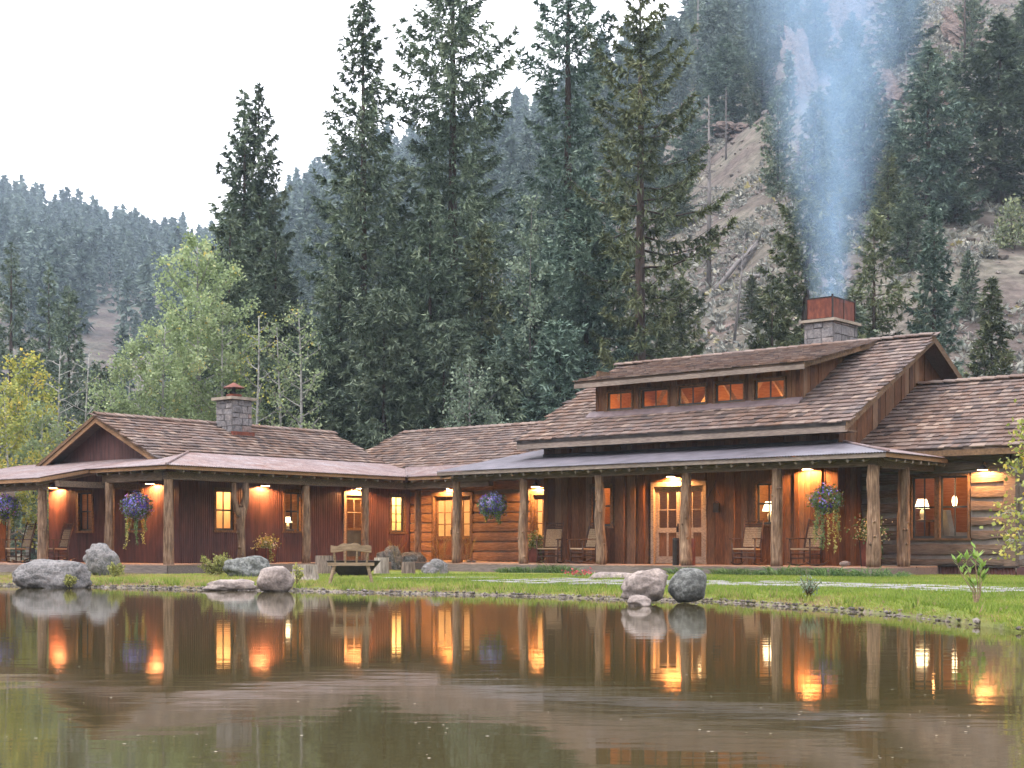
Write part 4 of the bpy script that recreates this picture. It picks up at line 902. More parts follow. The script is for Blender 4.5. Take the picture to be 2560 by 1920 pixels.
def rocking_chair(u,v,rz,label,z=.41):
    w=BW(u,v,z); o=empty('rocking_chair',(w.x,w.y,w.z),rz); tag(o,label,'rocking chair','rocking chairs on the porches')
    W=.29
    for sx in (-1,1):
        x=sx*W
        mb=MB(); mb.tube([(x*1.02,-.24+.0,.08),(x*1.05,-.25,.35),(x*1.08,-.27,.66)],[.021,.023,.021],8); mb.build('leg','chair_wood',o,smooth=True)
        mb=MB(); mb.tube([(x*.92,.2,.08),(x*.9,.2,.4),(x*.88,.27,.75),(x*.9,.38,1.14),(x*.91,.40,1.19)],[.021,.023,.022,.02,.012],8); mb.build('back_post','chair_wood',o,smooth=True)
        mb=MB(); mb.tube([(x*1.02,.46,.13),(x*1.02,.28,.055),(x*1.02,.05,.025),(x*1.02,-.2,.04),(x*1.02,-.38,.10)],[.02,.024,.026,.024,.016],7); mb.build('rocker','chair_wood',o,smooth=True)
        mb=MB(); mb.hexa([(x*1.08-.04,-.36,.655),(x*1.08+.04,-.36,.655),(x*.95+.02,.26,.665),(x*.95-.02,.26,.665),(x*1.08-.035,-.36,.68),(x*1.08+.035,-.36,.68),(x*.95+.02,.26,.69),(x*.95-.02,.26,.69)]); mb.build('arm','chair_wood',o)
        for z_ in (.18,.29): mb=MB(); mb.tube([(x*1.03,-.24,z_),(x*.92,.2,z_)],.012,6); mb.build('stretcher','chair_wood',o)
    for y,z_ in ((-.245,.20),(-.25,.32),(.2,.22)): mb=MB(); mb.tube([(-W*1.02,y,z_),(W*1.02,y,z_)],.012,6); mb.build('stretcher','chair_wood',o)
    mb=MB(); vs=[];fs=[];nx,ny=8,7
    for j in range(ny+1):
        for i in range(nx+1):
            a=i/nx*2-1; b=j/ny; vs.append((a*W*(1.02-.12*b),-.27+.47*b,.435-.018*(1-a*a)*math.sin(b*PI)-.015*b))
    top=len(vs); vs+=[(x,y,z_-.035) for x,y,z_ in vs]
    for j in range(ny):
        for i in range(nx): q=j*(nx+1)+i; fs.append((q,q+1,q+nx+2,q+nx+1)); fs.append((top+q,top+q+nx+1,top+q+nx+2,top+q+1))
    ring=[i for i in range(nx+1)]+[j*(nx+1)+nx for j in range(1,ny+1)]+[ny*(nx+1)+i for i in range(nx-1,-1,-1)]+[j*(nx+1) for j in range(ny-1,0,-1)]
    for a,b in zip(ring,ring[1:]+ring[:1]): fs.append((a,top+a,top+b,b))
    mb.add(vs,fs); mb.build('seat','weave',o,smooth=False)
    def bp(t): # along the tilted back
        return .205+.20*max(0,(t-.42))/.75*1.0,t
    # woven back: crossing strips stand as ribs on one panel
    mb=MB(); n=9
    for k in range(n):
        z0=.47+k*(.50/n); z1=z0+.50/n-.006; y0=.215+.19*(z0-.47)/.6; y1=.215+.19*(z1-.47)/.6
        for i in range(8):
            x0=-.225+i*.45/8; x1=x0+.45/8-.005; dd=.012 if (i+k)%2 else .0
            mb.hexa([(x0,y0-dd-.01,z0),(x1,y0-dd-.01,z0),(x1,y0+.012,z0),(x0,y0+.012,z0),(x0,y1-dd-.01,z1),(x1,y1-dd-.01,z1),(x1,y1+.012,z1),(x0,y1+.012,z1)])
    mb.build('back_weave','weave',o)
    for z_ in (.46,.99,1.04,1.12):
        y=.215+.19*(z_-.47)/.6; mb=MB(); mb.tube([(-W*.9,y,z_),(0,y-.012,z_+(.012 if z_>1 else 0)),(W*.9,y,z_)],.017,6); mb.build('back_rail','chair_wood',o)
    for x in (-.09,-.03,.03,.09): mb=MB(); mb.tube([(x,.375,1.05),(x,.385,1.12)],.008,5); mb.build('back_spindle','chair_wood',o)
    return o
FRONT=YAW
def uof(px,v): return px_on('v',v,px)[0]
rocking_chair(uof(1200+608*.2893,1.15),1.15,FRONT+.35,'dark rocking chair facing outward beside the flower pot and the lodge glass door')
rocking_chair(uof(1200+900*.2893,1.1),1.1,FRONT-.32,'dark rocking chair turned sideways, half hidden by a crooked log post')
rocking_chair(uof(1820+148*.3345,1.2),1.2,FRONT+.12,'dark rocking chair under the lamplit small window of the lodge')
rocking_chair(uof(1820+590*.3345,1.05),1.05,FRONT-.2,'dark rocking chair below the purple basket by the corner of the lodge')
rocking_chair(uof(165*.2893,-7.6),-7.6,FRONT-.08,'dark rocking chair left of the round porch post outside the metal cabin')
rocking_chair(uof(490*.2893,-7.0),-7.0,FRONT-.08,'dark rocking chair right of the round porch post outside the metal cabin')
# ------------------------------------------------------------------ hanging baskets
def hanging_basket(u,v,zc,rad,label,zhook,seed,vines=5,drop=.8,flow=.6,pal='flower'):
    w=BW(u,v,zc); o=empty('hanging_basket',(w.x,w.y,w.z-rad*.6),R.uniform(0,6)); tag(o,label,'hanging basket','hanging flower baskets'); rg=np.random.default_rng(seed)
    mb=MB(); mb.lathe([(.02,-.02),(rad*.45,.02),(rad*.62,rad*.3),(rad*.66,rad*.42),(rad*.6,rad*.42),(rad*.4,rad*.1),(.02,.03)],14); mb.build('basket','chair_wood',o)
    mb=MB()
    for a in (0,2.09,4.19): mb.tube([(rad*.6*math.cos(a),rad*.6*math.sin(a),rad*.4),(0,0,rad*1.9)],.005,4)
    mb.tube([(0,0,rad*1.9),(0,0,zhook-(zc-rad*.6))],.005,4); mb.build('hanger','dark_metal',o)
    n=2000; d=rand_dirs(n,rg); d[:,2]=d[:,2]*.85; rr_=rad*(.55+.55*rg.random(n)**.5)*(1+.22*np.sin(d[:,0]*7+seed)*np.cos(d[:,1]*6)); p=d*rr_[:,None]; p[:,2]+=rad*.62
    leaves('foliage',p,.05,o,'basket_leaf',rg)
    n=int(1100*flow); d=rand_dirs(n,rg); rr_=rad*(.72+.42*rg.random(n)**.7)*(1+.22*np.sin(d[:,0]*7+seed)*np.cos(d[:,1]*6)); p=d*rr_[:,None]; p[:,2]=p[:,2]*.88+rad*.65
    cl=np.array([noise.noise(Vector(q)*5.5/(rad/.33)+Vector((seed,0,0))) for q in p]); t=np.clip(.45+cl*.75+rg.normal(0,.06,n),0,.9); t[rg.random(n)<.04]=.95
    sd=unit(np.cross(d,rand_dirs(n,rg))); V=diamonds(p-sd*.02,unit(sd+d*.25),unit(np.cross(sd,d)),rg.uniform(.035,.06,n),rg.uniform(.035,.06,n))
    tag(link('blossoms',quads_mesh('blossoms',V,t),pal,o),kind='stuff')
    for k in range(vines):
        a=rg.uniform(0,6.28); r0=rad*.7; m=60; tt=np.linspace(0,1,m); L_=drop*rg.uniform(.5,1.1)
        P_=np.stack([np.cos(a)*(r0+.06*tt+.03*np.sin(tt*9+k)),np.sin(a)*(r0+.06*tt+.03*np.cos(tt*8+k)),rad*.35-L_*tt],1)
        leaves('vine',np.repeat(P_,2,0)+rg.normal(0,.015,(m*2,3)),.05,o,'shrub_leaf' if k%2 else 'basket_leaf',rg,up=-.4)
    return o
hanging_basket(17.92,-7.28,1.95,.37,'hanging basket of deep purple and blue flowers before the cabin gable window',2.66,1,7,.95,.9)
hanging_basket(uof(12,-8.7),-8.7,1.98,.37,'hanging basket of blue and pink flowers beside the two cabin rocking chairs',2.45,2,6,.5,.6)
hanging_basket(uof(1233,.17),.17,2.02,.37,'hanging basket of pale blue and violet flowers before the log wall',2.76,3,4,.5,.9)
hanging_basket(uof(2064,.17),.17,1.98,.36,'mostly green hanging basket with purple flowers above a lodge rocking chair',2.76,5,9,1.15,.2)
# ------------------------------------------------------------------ planters
def planter(u,v,h,w,label,seed,leafm,flm,fr=.22,fh=.25,box=True,z=.41):
    p=BW(u,v,z); o=empty('flower_planter',(p.x,p.y,p.z),YAW+.1); tag(o,label,'planter'); rg=np.random.default_rng(seed)
    mb=MB(); a,b=w*.5,w*.42
    if box:
        mb.hexa([(-b,-b,0),(b,-b,0),(b,b,0),(-b,b,0),(-a,-a,h),(a,-a,h),(a,a,h),(-a,a,h)]); bd=mb.build('box','copper_rust',o)
        mb=MB()
        for x,y in ((-1,-1),(1,-1),(1,1),(-1,1)): mb.tube([(x*b*1.01,y*b*1.01,0),(x*a*1.01,y*a*1.01,h+.01)],.014,4)
        mb.build('corner_strip','dark_metal',o)
    else:
        mb.lathe([(.01,0),(b,0),(a,h*.8),(a*1.08,h*.82),(a*1.08,h),(a*.9,h),(a*.85,h-.03),(.01,h-.03)],14); mb.build('pot','copper_rust',o)
    n=500; q=rg.normal(0,1,(n,3))*[fr*.6,fr*.6,fh*.45]+[0,0,h+fh*.45]; q=q[q[:,2]>h-.12]; leaves('foliage',q,.07,o,leafm,rg,up=.3)
    n=160; q=rg.normal(0,1,(n,3))*[fr*.65,fr*.65,fh*.4]+[0,0,h+fh*.6]; q=q[q[:,2]>h-.05]; tag(leaves('blossoms',q,.055,o,flm,rg,aspect=1),kind='stuff')
    m=70; t=np.linspace(0,1,m); q=np.stack([w*.5+.06*np.sin(t*2),-w*.2+.02*t,h+.05-.42*t],1)+rg.normal(0,.03,(m,3)); leaves('vine',q,.06,o,leafm,rg,up=-.3)
pu=px_on('u',17.7,600+225*.2893)[0]
planter(17.7,pu,.42,.46,'rusty square steel planter with pale yellow flowers on the cabin porch',4,'shrub_leaf','flower_warm',.21,.25)
planter(uof(1200+480*.2893,2.6),2.6,.45,.34,'rusty planter of yellow flowers half behind a rocking chair and log post',6,'basket_leaf','flower_warm',.24,.3)
planter(uof(1820+1070*.3345,1.6),1.6,.62,.42,'tall rusty planter with trailing flowers behind the lodge corner post',8,'basket_leaf','flower_warm',.3,.42)
# log bins by the lodge doors
for px,rad,hh,lb,mt in ((1200+1692*.2893,.085,.70,'short dark metal canister left of the crooked post by the doors','dark_metal'),(1200+1834*.2893,.08,.68,'short rusty canister right of the crooked post by the doors','copper_rust')):
    u=uof(px,.3); p=BW(u,.3,.41); mb=MB(); mb.lathe([(.001,0),(rad,0),(rad,hh*.18),(rad*1.04,hh*.2),(rad*1.04,hh*.23),(rad,hh*.25),(rad,hh*.9),(rad*1.04,hh*.92),(rad*.9,hh),(rad*.7,hh),(rad*.7,hh*.8),(.001,hh*.8)],14)
    q=mb.build('canister',mt,None,smooth=False); q.location=p; tag(q,lb,'canister')
# table lamps and chair inside
def table_lamp(P,s,d,z,label,sc=1):
    w=P.w(s,d,z); o=empty('table_lamp',(w.x,w.y,w.z)); tag(o,label,'lamp')
    mb=MB(); mb.lathe([(.001,0),(.08*sc,0),(.08*sc,.02),(.03*sc,.04),(.06*sc,.12*sc),(.05*sc,.2*sc),(.015,.26*sc),(.015,.3*sc)],12); mb.build('base','fabric',o,smooth=True)
    mb=MB(); mb.lathe([(.17*sc,.27*sc),(.10*sc,.48*sc)],16); mb.build('shade','lamp_shade',o,smooth=True)
    mb=MB(); mb.box((0,0,-.02),(.3,.3,.02)); 
    for x in (-.25,.25):
        for y in (-.25,.25): mb.tube([(x,y,-.03),(x,y,-.5)],.02,5)
    q=mb.build('side_table','trim_wood',None); q.location=w; tag(q,'small side table under '+label,'table')
table_lamp(Pn,4.34,-.6,1.50,'a lit table lamp behind the small lodge window',1.15)
table_lamp(Pr,.78,-.75,1.55,'a lit table lamp behind the left half of the wide window',1.1)
table_lamp(Pf,-1.02,-.42,1.40,'a small lit table lamp behind the dark cabin window',.8)
w=Pr.w(.0,-1.0,.75); o=empty('armchair',(w.x,w.y,w.z),YAW+2.4); tag(o,'pale armchair seen through the right half of the wide window','armchair')
mb=MB(); mb.box((0,0,.42),(.26,.28,.07)); mb.build('seat','fabric',o); mb=MB(); mb.box((0,.25,.72),(.26,.06,.32),Matrix.Rotation(-.2,3,'X')); mb.build('backrest','fabric',o)
mb=MB(); [mb.tube([(x,y,0),(x*.95,y*.95,.4)],.02,5) for x in (-.24,.24) for y in (-.25,.25)]; mb.build('legs_frame','chair_wood',o)
w=Pr.w(.12,-1.2,2.02); mb=MB(); mb.lathe([(.02,.14),(.055,.10),(.07,0),(.05,-.10),(.02,-.13)],12); mb.tube([(0,0,.14),(0,0,.7)],.006,5); q=mb.build('pendant_lamp','lamp_orange' if 'lamp_orange' in MATS else 'lamp_shade',None,smooth=True); q.location=w; tag(q,'glowing amber pendant lamp inside the right half of the wide window','lamp')
# ------------------------------------------------------------------ boulders
def ico(sub):
    bm=__import__('bmesh').new(); __import__('bmesh').ops.create_icosphere(bm,subdivisions=sub,radius=1)
    v=np.array([p.co[:] for p in bm.verts]); f=[tuple(x.index for x in q.verts) for q in bm.faces]; bm.free(); return v,f
ICO4=ico(4); ICO3=ico(3); ICO2=ico(2)
BOULD=[]
def boulder(px0,px1,py0,py1,label,seed,mat='boulder',zg=.1,depth=.8,flat=.0,skew=0,power=2.4,sink=.12,d=None,pyb=None,rough=.13,name='boulder',lean=0):
    """pixel box on the photo -> size; it stands on the ground at its lower edge"""
    b=at_z((px0+px1)/2,pyb or py1,zg)
    if d: b=at_d((px0+px1)/2,d,CAMZ-(py1-HY)/F*d); zg=b.z
    k=b.y/F; w=(px1-px0)*k; h=(py1-py0)*k
    v,f=ICO4; d=v.copy(); rg=random.Random(seed)
    sup=(np.abs(d)**power).sum(1)**(1/power); d=d/sup[:,None]
    n=np.array([noise.fractal(Vector(p)*1.1+Vector((seed*3.7,0,0)),1.0,2.0,5)*rough*1.5+noise.fractal(Vector(p)*3.3+Vector((0,seed*2.1,0)),.9,2.0,4)*rough*.35 for p in v])
    rd=np.array([noise.ridged_multi_fractal(Vector(p)*1.7+Vector((seed*5.1,3,0)),.9,2.2,4,1.0,2.0) for p in v]); n+=(rd-rd.mean())/max(1e-6,rd.std())*.035*(rough/.13)
    for _ in range(9):   # planar breaks
        nn=Vector((rg.gauss(0,1),rg.gauss(0,1),rg.gauss(0.2,.8))).normalized(); c=rg.uniform(.78,1.0); a=d@np.array(nn); over=np.maximum(0,a-c); d-=over[:,None]*np.array(nn)*.8
    d*=(1+n)[:,None]
    d/= (np.abs(d).max(0)); 
    d[:,0]+=lean*d[:,2]
    d[:,0]=(d[:,0]-d[:,0].min())/(d[:,0].max()-d[:,0].min())*2-1
    zz=(d[:,2]+1)/2
    co=np.stack([d[:,0]*w/2,d[:,1]*w/2*depth,zz*(h*(1+sink))-h*sink],1)
    co[:,0]+=skew*zz*w
    me=bpy.data.meshes.new(name); me.from_pydata([tuple(p) for p in co],[],f); me.update()
    o=link(name,me,mat,None,smooth=True); o.location=(b.x,b.y+w/2*depth*.7,zg); tag(o,label,'boulder','boulders along the pond and porch'); BOULD.append((o.location.x,o.location.y,w/2,w/2*depth)); return o
Z1=lambda x,y:(x*.28933,1000+y*.28933); Z2=lambda x,y:(600+x*.28933,1000+y*.28933); Z3=lambda x,y:(1200+x*.28933,1000+y*.28933); Z4=lambda x,y:(1820+x*.33454,1000+y*.33454)
boulder(25,217,1395,1468,'large long grey boulder at the water edge beside the cabin deck',1,'boulder',.02,.6,power=3,sink=.25)
boulder(198,292,1357,1436,'tall pointed grey boulder in front of the cabin gable porch',2,'boulder',.14,.8,power=1.9,sink=.15,lean=-.18,d=36.4)
boulder(553,672,1389,1449,'dark lichen covered boulder in front of the forked porch post',3,'boulder_lichen',.12,.75,power=2.6)
boulder(500,640,1446,1479,'low flat pale rock lying in the water edge',4,'boulder_tan',-.02,.6,power=2.4,sink=.4)
boulder(640,732,1413,1476,'round smooth tan boulder beside the flat pale rock',5,'boulder_tan',.03,.85,power=2.6,rough=.06)
boulder(*[Z2(1170,0)[0],Z2(1400,0)[0],Z2(0,1255)[1],Z2(0,1480)[1]],'lichen grey boulder behind the bench, tallest of the rock pile',6,'boulder_lichen',.13,.7,power=2.5)
boulder(*[Z2(1335,0)[0],Z2(1610,0)[0],Z2(0,1308)[1],Z2(0,1478)[1]],'broad lichen boulder in the middle of the rock pile',7,'boulder_lichen',.13,.7,power=3)
boulder(*[Z2(1585,0)[0],Z2(1825,0)[0],Z2(0,1312)[1],Z2(0,1420)[1]],'low dark boulder against the log cabin deck',8,'boulder_lichen',.14,.6,power=2.6)
boulder(*[Z2(1560,0)[0],Z2(1802,0)[0],Z2(0,1370)[1],Z2(0,1530)[1]],'pale grey blocky boulder at the front of the rock pile',9,'boulder',.12,.8,power=3.4)
boulder(1553,1676,1421,1502,'large slanted pinkish grey boulder on the lawn by the water',10,'boulder_tan',.05,.7,power=2.5,lean=.22)
boulder(1673,1772,1419,1499,'large round speckled grey boulder on the lawn by the water',11,'boulder_lichen',.06,.8,power=2.5,rough=.05)
boulder(1568,1630,1487,1519,'small pale rock at the water edge below two large boulders',12,'boulder_tan',-.02,.8,power=2.8,sink=.3)
boulder(1464,1606,1430,1453,'flat stone slab step below the lodge deck',13,'boulder_tan',.14,.5,power=4,sink=.3,name='step_stone',rough=.06)
b_=boulder(2098,2128,1401,1415,'small stone lying on the lodge deck under the basket',14,'boulder_tan',.41,.7,power=2.4,sink=0,pyb=1415); b_.location=BW(uof(2112,1.0),1.0,.41)
for x0,x1,s_ in ((1945,2010,15),(2000,2045,16)):
    a=Z2(x0,1360); c=Z2(x1,1385); b_=boulder(a[0],c[0],a[1],c[1]-1,'small round stone on the deck by the log cabin post',s_,'boulder',.41,.8,sink=0,pyb=1415); b_.location=BW(uof((a[0]+c[0])/2,2.2),2.2,.41); b_['group']='small round stones on the log cabin deck'
# ------------------------------------------------------------------ stumps, fire bowl, bench
def stump(x0,x1,y0,y1,label,seed,mat,flare=1.15,zg=.12):
    b=at_z((x0+x1)/2,y1,zg); k=b.y/F; w=(x1-x0)*k; h=(y1-y0)*k; rn=random.Random(seed); o=empty('tree_stump',(b.x,b.y+w/2,zg),rn.uniform(0,6)); tag(o,label,'stump','stumps round the fire bowl')
    n=30; rings=[]; r0=w/2/flare
    for z,f in ((-.05,flare*1.04),(.04*h,flare),(.15*h,1+(flare-1)*.55),(.4*h,1+(flare-1)*.2),(.7*h,1),(h,.97)):
        rings.append([(r0*f*(1+.06*fbm((math.cos(a)*1.5,math.sin(a)*1.5,seed),3)+.02*rn.random())*math.cos(a),r0*f*(1+.06*fbm((math.cos(a)*1.5,math.sin(a)*1.5,seed+4),3))*math.sin(a),z) for a in [2*PI*q/n for q in range(n)]])
    mb=MB(); mb.add([p for r in rings for p in r],[(i*n+q,i*n+(q+1)%n,(i+1)*n+(q+1)%n,(i+1)*n+q) for i in range(5) for q in range(n)]); mb.build('bark',mat,o,smooth=True)
    mb=MB(); top=rings[-1]; mb.add([(x*.985,y*.985,z-.002) for x,y,z in top],[tuple(range(n))]); mb.build('cut_top','cut_wood',o)
stump(*[Z2(398,0)[0],Z2(684,0)[0],Z2(0,1425)[1],Z2(0,1578)[1]],'wide pale weathered stump with flared base beside the tan boulder',1,'stump_bark',1.3,.1)
stump(*[Z2(634,0)[0],Z2(822,0)[0],Z2(0,1345)[1],Z2(0,1530)[1]],'tall dark barked stump left of the bench',2,'stump_dark',1.04)
stump(*[Z2(1143,0)[0],Z2(1287,0)[0],Z2(0,1362)[1],Z2(0,1522)[1]],'tall pale stump right of the bench',3,'stump_bark',1.1)
stump(*[Z2(1388,0)[0],Z2(1514,0)[0],Z2(0,1400)[1],Z2(0,1522)[1]],'short stump in front of the rock pile',4,'stump_dark',1.05)
a=Z2(960,1545); b=at_z(a[0],a[1],.13); mb=MB(); n=8; r1=.68; 
mb.lathe([(.001,.02),(.30,0),(r1,.42),(r1-.04,.42),(.27,.06),(.001,.06)],n); q=mb.build('fire_bowl','iron',None); q.location=(b.x,b.y+.6,.13); q.rotation_euler=(0,0,.39); tag(q,'dark steel fire bowl with sloping sides behind the bench','fire bowl')
a=Z2(960,1585); b=at_z(a[0],a[1],.12); bo=empty('garden_bench',(b.x,b.y,.12),.12); tag(bo,'rustic wooden bench with wavy backrest board facing the fire bowl','bench')
bo.rotation_euler=(0,0,PI+.1)
mb=MB(); n=12; vs=[];fs=[]
for i in range(n+1):
    x=-.48+.96*i/n; o1=.012*fbm((x*3,1,0),2); vs+=[(x,-.17+o1,.37),(x,.17+o1,.37),(x,.17+o1,.43),(x,-.17+o1,.43)]
fs=[(i*4+q,i*4+(q+1)%4,i*4+4+(q+1)%4,i*4+4+q) for i in range(n) for q in range(4)]+[(3,2,1,0),tuple(n*4+q for q in range(4))]
mb.add(vs,fs); mb.build('seat','bench_wood',bo)
mb=MB(); vs=[]
for i in range(n+1):
    x=-.42+.84*i/n; s=.03*math.cos(x/.42*PI)+.0; vs+=[(x,.20,.66+s*.7),(x,.245,.67+s*.7),(x,.265,.81+s+.02*math.sin(i*1.7)),(x,.225,.80+s+.02*math.sin(i*1.7))]
mb.add(vs,fs); mb.build('backrest','bench_wood',bo)
for x in (-.34,-.12,.12,.34): mb=MB(); mb.tube([(x*.95,.13,.42),(x,.19,.55),(x*1.04,.235,.70)],[.02,.024,.018],7); mb.build('spindle','bench_wood',bo)
for x in (-1,1):
    for y in (-1,1): mb=MB(); mb.tube([(x*.34,y*.10,.39),(x*.44,y*.17,0)],[.04,.032],8); mb.build('leg','bench_wood',bo)
# ------------------------------------------------------------------ flagstone path
pth=empty('flagstone_path',(0,0,0)); tag(pth,kind='structure'); rn=random.Random(3)
cl=[at_z(1290,1450,.17),at_z(1440,1455,.17),at_z(1640,1458,.17),at_z(1800,1460,.16),at_z(1960,1464,.16),at_z(2120,1468,.16),at_z(2290,1474,.15),at_z(2450,1481,.15),at_z(2620,1488,.14)]
cum=[0]
for a,b in zip(cl[:-1],cl[1:]): cum.append(cum[-1]+(b-a).length)
s=0
while s<cum[-1]-.4:
    i=max(k for k in range(len(cl)-1) if cum[k]<=s); t=(s-cum[i])/(cum[i+1]-cum[i]); c=cl[i].lerp(cl[i+1],t); dr=(cl[i+1]-cl[i]).normalized(); nr=Vector((-dr.y,dr.x,0)); ln=rn.uniform(.5,.8)
    for row in (-3,-1,1,3):
        cc=c+dr*ln/2+nr*row*.33+dr*rn.uniform(-.1,.1); m=7; pts=[]
        for q in range(m):
            an=2*PI*q/m+rn.uniform(-.2,.2); rx=ln*.5*rn.uniform(.88,1.03); ry=.31*rn.uniform(.88,1.05); p=cc+dr*(rx*math.copysign(abs(math.cos(an))**.7,math.cos(an)))+nr*(ry*math.copysign(abs(math.sin(an))**.7,math.sin(an))); pts.append(p)
        zg=ground(cc.x,cc.y)+.028; mb=MB(); mb.add([(p.x,p.y,zg-.06) for p in pts]+[(p.x,p.y,zg) for p in pts],[tuple(range(m,2*m))]+[(q,(q+1)%m,m+(q+1)%m,m+q) for q in range(m)]); mb.build('flagstone','flagstone',pth)
    s+=ln+.03
for px in (985,1060,1128,1205):
    cc=at_z(px,1447,.16); m=8; zg=ground(cc.x,cc.y)+.025; mb=MB(); pts=[(cc.x+.42*math.cos(2*PI*q/m)*rn.uniform(.85,1.1),cc.y+.3*math.sin(2*PI*q/m)*rn.uniform(.85,1.1)) for q in range(m)]
    mb.add([(x,y,zg-.06) for x,y in pts]+[(x,y,zg) for x,y in pts],[tuple(range(m,2*m))]+[(q,(q+1)%m,m+(q+1)%m,m+q) for q in range(m)]); mb.build('flagstone','flagstone',pth)
# ------------------------------------------------------------------ shrubs, ferns, sapling
def shrub(px,pyb,w,h,label,seed,mat='shrub_leaf',n=900,stems=9,leaf=.07,z=.12,name='shrub',spread=.5,loc=None,bare=0):
    b=loc or at_z(px,pyb,z); rg=np.random.default_rng(seed); o=empty(name,(b.x,b.y,b.z)); tag(o,label,'shrub' if name!='fern' else 'fern'); mb=MB(); tips=[]
    for k in range(stems):
        a=rg.uniform(0,6.28); r=w/2*math.sqrt(rg.random()); hh=h*rg.uniform(.6,1)*(1-.35*(r/(w/2))**2); e=np.array([math.cos(a)*r,math.sin(a)*r,hh])
        pts=[(e[0]*t**1.3,e[1]*t**1.3,hh*t) for t in (0,.35,.7,1)]; mb.tube(pts,[.012,.009,.006,.003],5)
        t=rg.uniform(max(.25,bare),1.02,n//stems); p=np.stack([e[0]*t**1.3,e[1]*t**1.3,hh*t],1)+rg.normal(0,1,(n//stems,3))*(w*.09*(1.2-t*.8))[:,None]; tips.append(p)
    mb.build('stems','trim_wood',o); p=np.concatenate(tips); p=p[p[:,2]>.01]; leaves('leaves',p,leaf,o,mat,rg,up=.4); return o
x,y=Z1(1865,1530); shrub(x,y,.78,.66,'yellow green shrub between the squared corner post and lichen boulder',1,n=1700,leaf=.06,loc=at_d(x,35.8,.15),stems=14)
x,y=Z1(600,1560); shrub(x,1467,.40,.30,'small yellowish shrub in front of the long grey boulder',2,n=900,leaf=.045,z=.03)
x,y=Z1(990,1510); shrub(x,y,.48,.36,'small yellowish shrub right of the pointed boulder',3,n=900,leaf=.045,loc=at_d(x,35.6,.17))
x,y=Z1(550,1400); shrub(x,y,.35,.5,'thin pale plant growing behind the long boulder by the deck',14,n=200,leaf=.06,stems=5)
x,y=Z2(490,1590); shrub(x,y,.28,.42,'thin pale weed growing beside the wide pale stump',4,n=220,leaf=.05,stems=5)
x,y=Z4(605,1480); shrub(x,y,.46,.42,'small round pale green shrub on the lawn before the lodge deck',5,'grey_leaf',n=330,leaf=.035,stems=14,bare=.45)
x,y=Z2(540,1570); 
for i,(x,y,w,h) in enumerate(((1730,1340,.6,.85),(1965,1360,.45,.9),(1350,1300,.45,.22))):
    q=Z2(x,y); b=BW(uof(q[0],1.35),1.35,.18) if i<2 else at_z(q[0],1440,.15)+Vector((0,1.6,.5))
    if i==2: b=BW(uof(q[0],.2),.2,.2); h=.8
    rg=np.random.default_rng(60+i); o=empty('fern',(b.x,b.y,b.z)); tag(o,('golden fern behind the low dark boulder by the log cabin','golden fern at the foot of the log cabin porch post','golden fern tops showing above the lichen rock pile')[i],'fern')
    for k in range(11):
        a=rg.uniform(0,6.28); ln=h*1.5*rg.uniform(.7,1); m=26; t=np.linspace(.1,1,m); st=np.stack([np.cos(a)*w*.6*t,np.sin(a)*w*.6*t,ln*(t-.42*t*t)*1.25+.12],1)
        sd=np.array([-np.sin(a),np.cos(a),0.]); V=[]
        for sgn in (-1,1):
            d=unit(sd*sgn+np.array([np.cos(a),np.sin(a),-.15])*.5); V.append(diamonds(st,np.repeat(d[None],m,0),np.repeat(unit(np.cross(d,[0,0,1.]))[None],m,0),.13*np.sin(t*PI*.9+.25),np.full(m,.035)))
        link('frond',quads_mesh('frond',np.concatenate(V),np.clip(rg.normal(.5,.2,2*m),0,1)),'fern_leaf',o)
# sapling by the path
b=at_z(*Z4(1850,1555),.12); o=empty('sapling',b); tag(o,'thin young sapling with large bright leaves on the lawn near the log wing','sapling'); rg=np.random.default_rng(8); mb=MB(); sg=b.y/F/1.0
V=[];T=[]
k_=b.y/F*.33454
for tipx,tipy in ((-5,-440),(45,-330),(-60,-380),(-140,-360),(70,-260),(-20,-200)):
    e=Vector((tipx*k_,rg.uniform(-.1,.1),-tipy*k_)); pts=[(0,0,0),(e.x*.25+.03,e.y*.3,e.z*.35),(e.x*.7,e.y*.7,e.z*.7),tuple(e)]; mb.tube(pts,[.011,.008,.006,.003],6)
    for q in range(13):
        t=rg.uniform(.5,1.03); p=Vector(pts[1]).lerp(e,t); a=rg.uniform(0,6.28); d=np.array([math.cos(a)*.7,math.sin(a)*.7,.7]); d/=np.linalg.norm(d); s_=np.cross(d,[0,0,1]); s_/=np.linalg.norm(s_); s_=s_+rg.normal(0,.2,3)
        V.append(diamonds(np.array([p[:]]),d[None],s_[None],[rg.uniform(.10,.17)],[.05])[0]); T.append(rg.uniform(.3,1))
mb.build('stems','bench_wood',o); link('leaves',quads_mesh('leaves',np.array(V),T),'bright_leaf',o)
